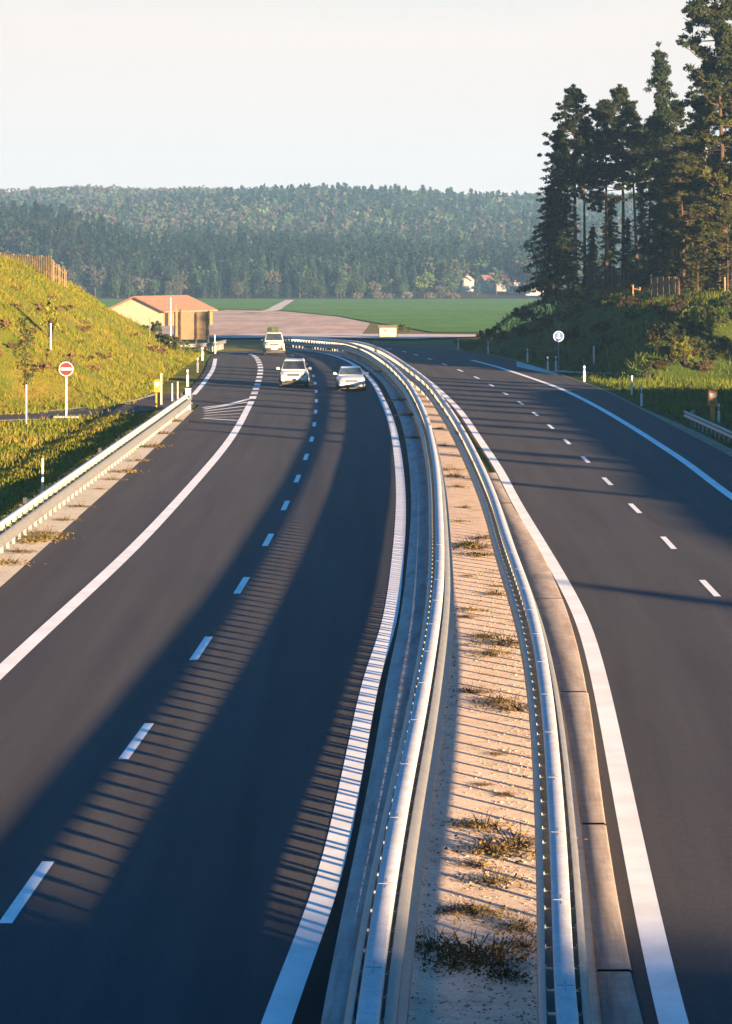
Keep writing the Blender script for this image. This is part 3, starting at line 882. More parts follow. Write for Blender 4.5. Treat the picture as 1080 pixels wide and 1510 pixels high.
def bushy(name, parent, w, h, mat, bark, seed, n=900, size=.16, upright=.0, clump=14):
    rng = np.random.default_rng(seed)
    C = []; R = []
    st = MB()
    for i in range(clump):
        az = rng.uniform(0, 6.28); r = w * .5 * rng.uniform(.05, .85) ** .7
        t = rng.uniform(.25, 1)
        zt = h * t * (1 - .35 * (r / (w * .5)) ** 2)
        p = np.array([math.cos(az) * r * (1 - upright * t), math.sin(az) * r * (1 - upright * t), zt])
        C.append(p); R.append(rng.uniform(.14, .27) * min(w, h) * (1.15 - .5 * t))
        st.tube([(p[0] * .15, p[1] * .15, -.15), (p[0] * .5, p[1] * .5, zt * .55), tuple(p)], [.02 * h ** .5, .014 * h ** .5, .006], 4, False)
    V, T = cloud(C, R, n // clump, size, rng, .85)
    mesh_obj('foliage', V, T, mat, parent)
    st.build('stems', bark, parent)

def zg(x, y): return float(ground(np.array([x]), np.array([y]))[0])
def img(xp, Y): return (xp - 540) * Y / F      # X of a picture column at distance Y

# ------------------------------------------------------------------ the pines on the right bank
protos = {}
def tree(kind, variant, x, y, h_scale, label, group='conifers on the right bank', rz=None):
    key = (kind, variant)
    z = zg(x, y) - .1
    if key not in protos:
        nm = {'pine': 'pine_tree', 'spruce': 'spruce_tree', 'olive': 'pine_tree'}[kind]
        r = empty(nm, (x, y, z), random.uniform(0, 6.28), label=label, cat='tree', group=group)
        k = {'pine': ('pine', MAT['pine'], MAT['bark_warm']), 'spruce': ('spruce', MAT['spruce'], MAT['bark']), 'olive': ('pine', MAT['pine_sunlit'], MAT['bark_warm'])}[kind]
        H0 = {'pine': 18.0, 'spruce': 16.0, 'olive': 14.0}[kind]
        c0 = {'pine': (.50, .40, .58)[variant % 3], 'spruce': (.10, .05)[variant % 2], 'olive': (.14, .22)[variant % 2]}[kind]
        rm = {'pine': (2.5, 2.8, 2.2)[variant % 3], 'spruce': (2.5, 2.9)[variant % 2], 'olive': (2.7, 2.4)[variant % 2]}[kind]
        conifer(k[0], H0, 100 + variant * 7 + len(kind), k[1], k[2], r, c0, rm)
        protos[key] = r
        r.scale = (h_scale,) * 3
        return r
    return dup(protos[key], (x, y, z), rz if rz is not None else random.uniform(0, 6.28), h_scale, label=label, group=group)

TREES = [  # kind, variant, picture column of the trunk, distance, picture row of the tip, label
    ('spruce', 0, 817, 282, 186, 'leftmost dark spruce of the stand on the right bank, foliage down to the ground'),
    ('pine', 0, 849, 284, 128, 'tall dark pine second from the left of the stand, tip standing above its neighbours'),
    ('pine', 2, 862, 290, 182, 'slim dark pine close behind the tall second pine, bare lower trunk'),
    ('pine', 1, 897, 284, 150, 'dark pine on the left of the pair in the middle of the stand'),
    ('pine', 0, 918, 287, 128, 'dark pine on the right of the middle pair, the taller of the two'),
    ('pine', 2, 938, 280, 160, 'dark narrow pine between the middle pair and the tall ragged spruce'),
    ('spruce', 1, 978, 268, 64, 'tall ragged spruce with a bent tip right of the middle pines'),
    ('pine', 2, 958, 276, 176, 'thin pine half hidden against the left side of the tall ragged spruce'),
    ('pine', 1, 1004, 268, 150, 'dark pine just right of the tall ragged spruce, behind the olive trees'),
    ('olive', 0, 1008, 245, 205, 'olive lit pine with low branches in front of the dark ones, leftmost olive tree'),
    ('olive', 1, 1043, 240, 150, 'olive lit pine with low branches standing second from the right edge'),
    ('pine', 1, 1046, 252, 92, 'dark pine behind the olive trees, its top left of the very tall edge pine'),
    ('pine', 2, 1068, 246, -40, 'very tall pine at the right edge with its top cut by the photo'),
    ('olive', 0, 1082, 236, 110, 'olive lit pine on the very right edge below the tallest pine'),
    ('spruce', 0, 1100, 255, 100, 'dark spruce cut in half by the right edge of the photo'),
    ('spruce', 1, 900, 287, 290, 'low dark spruce thicket tree under the middle pair of pines'),
    ('spruce', 0, 838, 286, 250, 'short dark spruce filling the gap between the first two conifers'),
    ('spruce', 1, 985, 262, 270, 'short dark spruce at the foot of the tall ragged spruce'),
    ('olive', 1, 992, 242, 300, 'low olive tree at the left foot of the olive group'),
    ('olive', 0, 1030, 236, 322, 'lowest olive tree in front of the olive group, bushy to the ground'),
    ('olive', 1, 1074, 233, 300, 'low olive tree at the right edge above the lit grass'),
    ('spruce', 1, 1048, 258, 250, 'small dark spruce filling the shade between the olive trunks'),
    ('spruce', 0, 968, 262, 300, 'small dark spruce beside the orange lit picket fence'),
    ('spruce', 1, 872, 285, 330, 'smallest dark spruce, low between the slim pine and the middle pair'),
    ('spruce', 0, 925, 286, 320, 'bushy dark spruce at the foot of the middle pair'),
    ('spruce', 0, 1062, 262, 210, 'dark spruce deep among the olive trees near the right edge'),
    ('spruce', 1, 1026, 272, 160, 'dark spruce behind the leftmost olive tree, wide and dense'),
    ('olive', 1, 1022, 247, 250, 'short olive tree between the two foremost olive pines'),
    ('olive', 0, 1062, 238, 235, 'short olive tree with drooping boughs near the right edge'),
    ('spruce', 0, 1084, 268, 60, 'tall dark spruce behind the tree cut by the right edge'),
    ('spruce', 1, 1000, 280, 230, 'dark spruce in the back rank right of the ragged spruce'),
    ('spruce', 0, 950, 284, 270, 'low dark spruce under the narrow pines left of the ragged spruce'),
    ('spruce', 1, 812, 285, 265, 'short dark spruce at the outer left end of the stand'),
]
for kind, var, xp, Y, tip, lab in TREES:
    x = img(xp, Y); z = zg(x, Y)
    h = EYE + (HOR - tip) * Y / F - z
    H0 = {'pine': 18.0, 'spruce': 16.0, 'olive': 14.0}[kind]
    t = tree(kind, var, x, Y, h / H0, lab)
    if kind == 'spruce' and tip < 100: t.scale = (1.0, 1.0, h / H0)
    if kind == 'olive' or (kind == 'pine' and tip < 100): t.scale = (h / H0 * .95, h / H0 * .95, h / H0)
# the same wood carries on along the bank outside the picture; it shades the slope and bands the carriageway
WOOD = []
for ci, cc in enumerate((292, 298)):
    for xi, xx in enumerate((38, 44, 51, 59, 68)):
        xw = xx + random.uniform(-3, 3); yw = cc + random.uniform(-3, 3) - 1.35 * xw
        if xw > .123 * yw + 3: WOOD.append((xw, yw))
for i, (x, y) in enumerate(WOOD):
    tree(('spruce', 'pine', 'spruce', 'olive')[i % 4], (0, 1, 1, 0)[i % 4], x, y, random.uniform(.95, 1.2), 'conifer of the wood along the right bank beyond the right edge of the photo', 'conifers beyond the right edge')
for cc, xx, hh in ((118, 36, .20), (131, 35, .28), (137, 37, .34), (150, 34, .24), (157, 36, .36), (163, 38, .30), (172, 36, .30), (178, 35, .42), (184, 37, .36), (190, 36, .34), (197, 38, .42), (203, 35, .36), (209, 37, .44), (214, 36, .4)):
    tree('spruce', 1, xx, cc - 1.35 * xx, hh, 'young conifer on the right crest beyond the right edge of the photo', 'young conifers beyond the right edge')
tree('spruce', 1, 40, 188.8, .78, 'young conifer added unseen beyond the right edge to shade the blue sign', 'young conifers beyond the right edge')  # added out of view to keep the sun off the round blue sign
tree('pine', 2, 50, 16.4, .50, 'young pine apart from the others beyond the right edge of the photo')

for i, (xp, Y, hh) in enumerate(((985, 252, 3.6), (1003, 249, 3.0), (1020, 246, 3.8), (1040, 243, 3.2), (1058, 240, 3.6), (1078, 238, 3.4), (960, 268, 3.2), (930, 276, 3.0), (905, 280, 2.6), (880, 284, 3.2), (1012, 258, 4.4), (1050, 252, 4.6), (1090, 244, 4.5), (845, 284, 2.8), (822, 282, 2.6))):
    x = img(xp, Y); k = ('spruce', 1) if i % 3 else ('olive', 0)
    tree(k[0], k[1], x, Y, 1, f'bushy undergrowth conifer at the foot of the stand, {ORD[i]} of the low ones', 'undergrowth conifers')
    o = COL.objects[-1]
    for q in list(COL.objects)[::-1]:
        if q.get('label', '').startswith('bushy undergrowth'): o = q; break
    o.scale = (hh / 16 * 1.7, hh / 16 * 1.7, hh / 16)
# small round-leaved tree left of the first spruce
r = empty('sapling', (img(786, 276), 276, zg(img(786, 276), 276) - .1), label='small loose-leaved grey green tree leaning out left of the first dark spruce', cat='tree')
rng = np.random.default_rng(3)
st = MB(); C = []; R = []
st.tube([(1.2, 0, -.3), (.7, 0, 2), (.3, 0, 4), (-.1, 0, 5.6)], [.10, .08, .05, .02], 6)
for i in range(16):
    z = rng.uniform(1.6, 6); a = rng.uniform(0, 6.28); L = rng.uniform(.4, 1.3)
    p = np.array([.9 - .18 * z + math.cos(a) * L, math.sin(a) * L, z]); st.tube([(.9 - .18 * z, 0, z - .4), tuple(p)], [.025, .008], 4, False); C.append(p); R.append(.55)
V, T = cloud(C, R, 60, .17, rng, .8); mesh_obj('crown', V, T, leaf('grey_green_leaves', (.05, .075, .03), (.10, .125, .05), .25), r); st.build('trunk', MAT['bark'], r, True)

# ------------------------------------------------------------------ shrubs on both banks
shrub_protos = {}
def shrub(kind, x, y, s, label, group=None, sz=None):
    z = zg(x, y) - .05
    if kind not in shrub_protos:
        r = empty('shrub', (x, y, z), random.uniform(0, 6), label=label, cat='shrub', group=group)
        if kind == 'dark': bushy('shrub', r, 1.7, 1.1, MAT['shrub'], MAT['bark'], 5, 950, .15)
        if kind == 'brown': bushy('shrub', r, 1.6, .9, MAT['shrub_brown'], MAT['bark'], 6, 1500, .085, 0, 22)
        if kind == 'young': bushy('shrub', r, 1.3, 2.4, MAT['young_leaf'], MAT['bark'], 8, 900, .13, .45, 20)
        if kind == 'low': bushy('shrub', r, 1.1, .45, MAT['weed_dark'], MAT['bark'], 9, 450, .12)
        shrub_protos[kind] = r; r.scale = (s, s, s * (sz or 1)); return r
    return dup(shrub_protos[kind], (x, y, z), random.uniform(0, 6.28), (s, s, s * (sz or 1)), label=label, group=group)

def on_slope(xp, yp, lo, hi):              # first point of the terrain met by the sight line of a picture point
    ys = np.arange(lo, hi, .5); xs = (xp - 540) * ys / F; zs = EYE - (yp - HOR) * ys / F
    g = ground(xs, ys); k = np.argmax(zs <= g)
    return (float(xs[k]), float(ys[k])) if zs[k] <= g[k] else None

LIT = [('young', 1010, 540, 1.0, 'pale green sunlit shrub on the right bank, largest of the bright ones'), ('young', 1022, 492, .9, 'pale green sunlit sapling shrub above the largest bright one, left of the other upper one'),
       ('young', 1048, 500, .9, 'pale green sunlit sapling shrub nearest the right edge of the photo'), ('young', 996, 535, .8, 'bright yellowish shrub at the left of the sunlit patch, low on the right bank'),
       ('brown', 985, 525, 1.2, 'reddish brown sunlit shrub beside the bright ones, low on the right bank')]
for k, a, c, s, lab in LIT:
    p = on_slope(a, c, 150, 300)
    if p: shrub(k, p[0], p[1], s, lab, 'sunlit shrubs on the right bank')
rng = np.random.default_rng(21)
n = 0
for _ in range(400):
    if n >= 62: break
    a = rng.uniform(700, 1085); c = rng.uniform(405, 560)
    p = on_slope(a, c, 150, 320)
    if p is None or p[0] < np.interp(p[1], _fr[:, 0], _fr[:, 1]) + 1.2: continue
    k = ('dark', 'dark', 'brown')[n % 3]
    shrub(k, p[0], p[1], rng.uniform(.6, 1.25), {'dark': 'dark green shrub on the shaded slope of the right bank', 'brown': 'brown twiggy shrub on the shaded slope of the right bank'}[k], 'dark shrubs on the right bank' if k == 'dark' else 'brown shrubs on the right bank'); n += 1
# left bank: row of bushes at the crest near the barn and low scrub
for i, (a, c, k, s, lab) in enumerate([(172, 458, 'brown', 1.3, 'brown bush at the upper end of the row before the barn wall'), (192, 470, 'dark', 1.3, 'dark green bush in the middle of the row before the barn wall'),
        (212, 480, 'dark', 1.5, 'largest green bush of the row before the barn wall'), (226, 492, 'dark', 1.1, 'green bush at the lower end of the row before the barn wall'),
        (596, 489, 'dark', 1.0, 'small round dark bush right of the cream hut'), (258, 520, 'dark', 1.4, 'dark green bush below the back of the big sign board'), (244, 512, 'dark', 1.2, 'dark bush left of the thin white pole by the sign board')]):
    p = on_slope(a, c, 170, 420)
    if p: shrub(k, p[0], p[1], s, lab)
n = 0
for _ in range(300):
    if n >= 44: break
    a = rng.uniform(-20, 255); c = rng.uniform(405, 560)
    p = on_slope(a, c, 160, 262)
    if p is None or zg(*p) < .8: continue
    shrub('low', p[0], p[1], rng.uniform(.45, 1.15), 'low brown scrub tuft on the sunny left bank', 'scrub tufts on the left bank'); n += 1
for a, c, s, lab in ((75, 500, 1.1, 'slender green sapling high on the sunny left bank'),):
    p = on_slope(a, c, 160, 262); shrub('young', p[0], p[1], s, lab, sz=1.1)

# grass over the banks and verges: nobody could count it
def grass(name, n, xr, yr, keep, mat, h0, h1, seed, w=.05):
    rng = np.random.default_rng(seed)
    x = rng.uniform(*xr, n); y = rng.uniform(*yr, n)
    m = keep(x, y); x, y = x[m], y[m]
    patch = sum(np.sin(a * 1.3 * x + p) * np.sin(b * 1.3 * y + q) for a, b, p, q in _fine[:5])
    z = ground(x, y) - .03
    h = rng.uniform(h0, h1, len(x)) * (1 + .35 * np.clip(patch, -1, 1.5))
    a = rng.uniform(0, 6.28, len(x)); le = rng.normal(0, .35, (len(x), 2)) * h[:, None]
    ww = w * rng.uniform(.6, 1.5, len(x))
    V = np.stack([np.c_[x - np.cos(a) * ww, y - np.sin(a) * ww, z], np.c_[x + np.cos(a) * ww, y + np.sin(a) * ww, z], np.c_[x + le[:, 0], y + le[:, 1], z + h]], 1).reshape(-1, 3)
    return props(mesh_obj(name, V, np.arange(len(V)).reshape(-1, 3), mat), kind='stuff', label=None)

def grass_mat(name, cs):
    m, nt, b = M_new(name)
    pos = coord(nt, 'World')
    n = noise(nt, pos, .35, 6, .7, .5); n2 = noise(nt, pos, 3.5, 3, .7)
    g = ramp(nt, n, [(.30, cs[0]), (.45, cs[1]), (.58, cs[2]), (.72, cs[3])])
    g = mix(nt, g, ramp(nt, n2, [(.25, (.6, .6, .6)), (.75, (1.35, 1.3, 1.2))]), .9, 'MULTIPLY')
    nt.links.new(g, b.inputs['Base Color']); b.inputs['Roughness'].default_value = .9; b.inputs['Specular IOR Level'].default_value = .05
    t = nt.nodes.new('ShaderNodeBsdfTranslucent'); nt.links.new(g, t.inputs[0])
    s = nt.nodes.new('ShaderNodeMixShader'); s.inputs[0].default_value = .3
    nt.links.new(b.outputs[0], s.inputs[1]); nt.links.new(t.outputs[0], s.inputs[2])
    nt.links.new(s.outputs[0], nt.nodes['Material Output'].inputs['Surface'])
    return m
MAT['grassL'] = grass_mat('yellow_green_grass', [(.058, .098, .009), (.098, .120, .011), (.155, .138, .017), (.235, .150, .040)])
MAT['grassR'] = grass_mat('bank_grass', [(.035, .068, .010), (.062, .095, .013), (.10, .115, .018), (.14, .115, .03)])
def slipY(x): return np.interp(x, slip[:, 0], slip[:, 1])
def keepL(x, y):
    on_slip = (np.abs(y - slipY(x)) < 2.7) | ((y < slipY(x)) & (y > slipY(x) - 6.5) & ((x * 7.3 + y * 3.1) % 1 < .6)) | ((x > -13) & (y > 156) & (y < 182))
    rail = x > np.interp(y, [0, 158, 165, 175, 250, 270], [-10.6, -10.3, -11.5, -13.0, -13.9, -14.2])
    return ~on_slip & ~rail & (x > -.135 * y - 6)
grass('grass', 150000, (-42, -9), (62, 275), keepL, MAT['grassL'], .08, .30, 31, .035)
def keepR(x, y):
    e = np.interp(y, edge_R[:200, 1], edge_R[:200, 0])
    return (x > by_Y(edge_R)(y) + .85) & (x < .135 * y + 8) & ~((x > 15) & (x < 26) & (np.abs(y - 216 + (x - 15) * .3) < 3.2) & (y > 205) & (y < 222) & (np.abs(zg_arr(x, y)) < .6) & (np.abs(y - 214.5) < 1.4))
def zg_arr(x, y): return ground(x, y)
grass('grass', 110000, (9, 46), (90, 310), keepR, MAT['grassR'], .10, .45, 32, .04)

# ------------------------------------------------------------------ weeds in the sandy median and on the left verge
weed_protos = []
def weed(i, x, y, z, s, label, group):
    if len(weed_protos) <= i:
        r = empty('weed_tuft', (x, y, z), random.uniform(0, 6), label=label, cat='weed', group=group)
        rng = np.random.default_rng(50 + i)
        # leafy rosette with thin stalks
        k = 300
        P = rng.normal(0, 1, (k, 3)) * np.array([.27, .21, .035]); P[:, 2] = np.abs(P[:, 2]) * (1.2 - np.linalg.norm(P[:, :2], axis=1)) + .015
        V, T = tris_at(P, rng.uniform(.02, .06, k), rng, .6)
        mesh_obj('leaves', V, T, MAT['weed'] if i % 2 else MAT['weed_dark'], r)
        st = MB()
        for _ in range(22):
            a = rng.uniform(0, 6.28); q = rng.uniform(.05, .36); hh = rng.uniform(.05, .26)
            st.tube([(math.cos(a) * q * .3, math.sin(a) * q * .3, 0), (math.cos(a) * q, math.sin(a) * q, hh)], [.006, .003], 3, False)
        st.build('stalks', MAT['shrub_brown'], r)
        weed_protos.append(r); r.scale = (s, s, s); return r
    return dup(weed_protos[i], (x, y, z), random.uniform(0, 6.28), s, label=label, group=group)
WE = [(640, 1390, 1.3), (690, 1400, 1.6), (725, 1410, 1.6), (665, 1415, 1.0), (745, 1430, .9), (775, 1385, 1.0), (705, 1338, 1.1), (668, 1335, .8), (762, 1360, 1.0), (725, 1292, 1.1), (700, 1268, .8), (765, 1240, 1.7), (735, 1250, 1.5), (712, 1212, 1.2), (690, 1210, .7),
      (745, 1165, .5), (712, 1150, .5), (735, 1105, .5), (755, 1040, 1.4), (735, 1030, 1.2), (700, 1015, 1.0), (745, 945, 1.6), (725, 960, 1.2), (715, 935, 1.1), (698, 895, .9), (690, 905, .7), (730, 872, .9), (690, 845, .5), (735, 860, .5), (700, 805, 1.9), (712, 815, 1.5), (690, 800, 1.4), (722, 790, 1.3),
      (680, 765, .7), (672, 700, 1.4), (664, 690, 1.3), (676, 715, 1.0), (655, 655, 1.0), (685, 745, .8), (648, 630, 1.0)]
WE.sort(key=lambda w: -w[1])
for i, (a, c, s) in enumerate(WE):
    x, y = gp(a, c, -.08)
    t = (x - X_r1(y)) / max(.3, X_r2(y) - X_r1(y))
    x = float(np.clip(x, X_r1(y) + .32, X_r2(y) - .25))
    z = float(base(y) + off_right(y) * min(1, t / .22)) + .03
    k = (0, 1, 2, 3)[i % 4]
    size = 'large' if s > 1.25 else ('small' if s < .8 else 'middling')
    weed(k, x, y, z, s * .85, f'{size} dry weed tuft in the sandy median, {ORD[i]} from the bridge', 'weed tufts in the median')
VW = [(10, 832, 1.2), (45, 800, 1.4), (62, 795, 1.5), (72, 788, 1.1), (95, 768, .8), (120, 748, .8), (148, 722, .6), (185, 697, 1.2), (205, 680, .9), (225, 660, 1.4), (240, 640, 1.1), (262, 622, 1.0), (30, 815, .9), (168, 708, .8)]
VW.sort(key=lambda w: -w[1])
for i, (a, c, s) in enumerate(VW):
    x, y = gp(a, c); weed(1 + 2 * (i % 2), x, y, .0, s * 1.1, f'dry weed tuft on the gravel by the left guardrail, {ORD[i]} from the front', 'weed tufts on the left verge')
KW = [(592, 590, 1.4), (602, 612, 1.6), (610, 645, 1.1), (560, 548, 1.2)]
for i, (a, c, s) in enumerate(KW):
    x, y = gp(a, c, .07); weed(0, x, y, .03, s, f'dark weed clump on the grey concrete strip beside the median, {ORD[i]} of four', 'weeds on the concrete strip')
# loose stones on the sand, near the bridge only
rng = np.random.default_rng(77)
SV = []; SF = []
oct_v = np.array([(1, 0, 0), (-1, 0, 0), (0, 1, 0), (0, -1, 0), (0, 0, 1), (0, 0, -1)], float)
oct_f = np.array([(0, 2, 4), (2, 1, 4), (1, 3, 4), (3, 0, 4), (2, 0, 5), (1, 2, 5), (3, 1, 5), (0, 3, 5)])
for i in range(3600):
    y = 28 + 52 * rng.random() ** 1.6; t = rng.uniform(.12, .94)
    x = X_r1(y) * (1 - t) + X_r2(y) * t
    s = rng.uniform(.008, .024) * (1.8 if rng.random() < .05 else 1)
    v = oct_v * rng.uniform(.6, 1.4, (6, 1)) * s * np.array([1, 1, .6]) + np.array([x, y, float(base(y) + off_right(y) * min(1, t / .22)) + .035])
    SF.append(oct_f + 6 * len(SV)); SV.append(v)
props(mesh_obj('pebbles', np.vstack(SV), np.vstack(SF), MAT['stone']), kind='stuff')

# ------------------------------------------------------------------ far forest
def tree_pts(rng, kind, h, w, n, ls):
    """leaf triangles of one distant tree, base at the origin"""
    if kind == 'con':
        t = rng.uniform(.08, 1, n) ** .9
        r = w * .5 * (1 - t) ** .8 * rng.uniform(.5, 1.1, n) + .15
        a = rng.uniform(0, 6.28, n)
        P = np.c_[np.cos(a) * r, np.sin(a) * r, h * t]
    else:
        k = 7
        c = rng.normal(0, 1, (k, 3)); c /= np.linalg.norm(c, axis=1)[:, None]
        c = c * np.array([w * .27, w * .27, h * .20]) + np.array([0, 0, h * .62])
        idx = rng.integers(0, k, n)
        d = rng.normal(0, 1, (n, 3)); d /= np.linalg.norm(d, axis=1)[:, None]
        P = c[idx] + d * np.array([w * .27, w * .27, h * .19]) * rng.uniform(.6, 1.05, (n, 1))
    return tris_at(P, rng.uniform(.7, 1.3, n) * ls, rng)

KINDS = [('con', (.009, .020, .018), 16, 5.2), ('con', (.015, .028, .020), 14, 5.2), ('dec', (.038, .040, .030), 13, 9.5), ('dec', (.050, .042, .036), 12, 9.5),
         ('dec', (.050, .078, .022), 12, 9.0), ('dec', (.026, .046, .024), 13, 9.5), ('dec', (.058, .062, .050), 12, 9)]
KNAME = ['dark spruce', 'green spruce', 'bare brownish tree', 'mauve brown leafless tree', 'fresh green broadleaf', 'dull green broadleaf', 'pale grey budding tree']
def pick(rng, x, y):
    f, g = math.sin(x * .012 + 1.0) + math.sin(y * .011 + x * .004), math.sin(x * .021 + 2) * math.sin(y * .017)
    p = np.array([1.6, 1.2, 1, .9, .35, 1.0, .5]) * np.array([math.exp(.6 * f)] * 2 + [math.exp(-.5 * f)] * 2 + [1 + .8 * max(0, g), 1, 1])
    xp = 540 + x * F / y
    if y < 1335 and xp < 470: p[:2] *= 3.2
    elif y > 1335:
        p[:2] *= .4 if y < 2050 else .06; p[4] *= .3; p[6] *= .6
    return rng.choice(7, p=p / p.sum())
rng = np.random.default_rng(404)
# the wood's front rank: trees one can tell apart, copies of fourteen meshes
fp = {}
def far_tree(k, x, y, s, label=None, group=None, cat='tree', mat=None):
    v = rng.integers(0, 3); key = (k, v)
    z = zg(x, y) - .3
    if key not in fp:
        kind, colr, h, w = KINDS[k]
        r2 = np.random.default_rng(900 + k * 5 + v)
        V, T = tree_pts(r2, kind, h, w, 420, .95)
        m = MB(); m.tube([(0, 0, -1), (0, 0, h * .5), (0, 0, h * .8)], [.28, .2, .08], 5)
        nv = len(V)
        V = np.vstack([V, np.array(m.v)])
        F4 = [tuple(t) for t in T] + [tuple(i + nv for i in f) for f in m.f]
        tint = np.vstack([np.tile(colr, (nv, 1)) * r2.uniform(.8, 1.2, (nv, 1)), np.tile((.05, .035, .025), (len(m.v), 1))])
        o = mesh_obj('forest_tree', V, F4, MAT['tinted'], None, False, None, tint)
        fp[key] = o; o.location = (x, y, z); o.rotation_euler = (0, 0, rng.uniform(0, 6.28)); o.scale = (s, s, s * rng.uniform(.9, 1.15))
        return props(o, label or f'{KNAME[k]} along the lower edge of the distant wooded hill', cat, group or f'{KNAME[k]}s at the edge of the wood')
    o = fp[key].copy(); COL.objects.link(o)
    o.location = (x, y, z); o.rotation_euler = (0, 0, rng.uniform(0, 6.28)); o.scale = (s, s, s * rng.uniform(.9, 1.15))
    return props(o, label or f'{KNAME[k]} along the lower edge of the distant wooded hill', cat, group or f'{KNAME[k]}s at the edge of the wood')
cnt = 0
for row in range(6):
    Y = 1104 + row * 7.5
    xa, xb = img(-60, Y), img(830, Y)
    for x in np.arange(xa, xb, 6.4):
        if cnt >= 288: break
        if 676 < 540 + x * F / Y < 805 and row < 5: continue
        if row in (2, 4) and rng.random() < .2: continue
        xx = x + rng.uniform(-2.2, 2.2); yy = Y + rng.uniform(-3, 3)
        k = pick(rng, xx, yy)
        left = (540 + xx * F / yy) < 480
        s = rng.uniform(.75, 1.1) if left else rng.uniform(.45, .95)
        if row == 0: s *= .62
        far_tree(k, xx, yy, s); cnt += 1
# everything behind them reads as one mass of wood
VV = []; TT = []; CC = []; nv = 0
y = 1152.0
while y < 2330:
    st = 6.2 if y < 1330 else (7.2 if y < 1600 else 8.6)
    xa, xb = img(-230, y), img(1330, y)
    xs = np.arange(xa, xb, st)
    xs = xs + rng.uniform(-2.6, 2.6, len(xs)); ys = y + rng.uniform(-3, 3, len(xs))
    zs = ground(xs, ys)
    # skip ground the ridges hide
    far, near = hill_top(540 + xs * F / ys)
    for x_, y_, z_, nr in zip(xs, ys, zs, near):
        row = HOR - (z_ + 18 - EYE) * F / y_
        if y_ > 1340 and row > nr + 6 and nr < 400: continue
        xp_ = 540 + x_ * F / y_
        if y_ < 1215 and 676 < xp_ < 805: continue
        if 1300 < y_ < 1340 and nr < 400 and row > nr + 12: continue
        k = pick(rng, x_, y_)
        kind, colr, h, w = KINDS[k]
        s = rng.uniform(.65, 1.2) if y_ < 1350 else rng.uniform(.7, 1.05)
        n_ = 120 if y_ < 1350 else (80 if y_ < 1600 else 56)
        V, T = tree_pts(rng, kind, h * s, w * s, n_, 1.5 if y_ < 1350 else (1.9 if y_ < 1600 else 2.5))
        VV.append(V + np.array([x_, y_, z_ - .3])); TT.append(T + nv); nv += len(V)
        c = np.array(colr) * rng.uniform(.78, 1.22) * (.92 if y_ > 1345 else (.60 if xp_ < 480 else .85))  # ridge factor paints haze depth into the tint: near left darker, far paler
        CC.append(np.tile(c, (len(V), 1)) * rng.uniform(.9, 1.1, (len(V), 1)))
    y += st
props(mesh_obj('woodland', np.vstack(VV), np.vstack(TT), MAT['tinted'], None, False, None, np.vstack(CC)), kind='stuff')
print('woodland tris', sum(len(t) for t in TT), 'front trees', cnt)

# blossom bushes and hedge at the far side of the green field
bl = None
for i, (xp, s) in enumerate([(528, .8), (560, .9), (575, .7), (601, .95), (636, .8), (664, .85), (672, .7)]):
    Y = 1094 + random.uniform(-3, 3); x = img(xp, Y); z = zg(x, Y) - .1
    lab = f'pale flowering bush at the far edge of the green field, {ORD[i]} from the left'
    if bl is None:
        bl = empty('blossom_bush', (x, Y, z), 0, label=lab, cat='bush', group='flowering bushes beyond the green field')
        bushy('b', bl, 5.0, 3.4, MAT['blossom'], MAT['bark'], 61, 420, .5)
        bl.scale = (s, s, s)
    else: dup(bl, (x, Y, z), random.uniform(0, 6), s, label=lab)
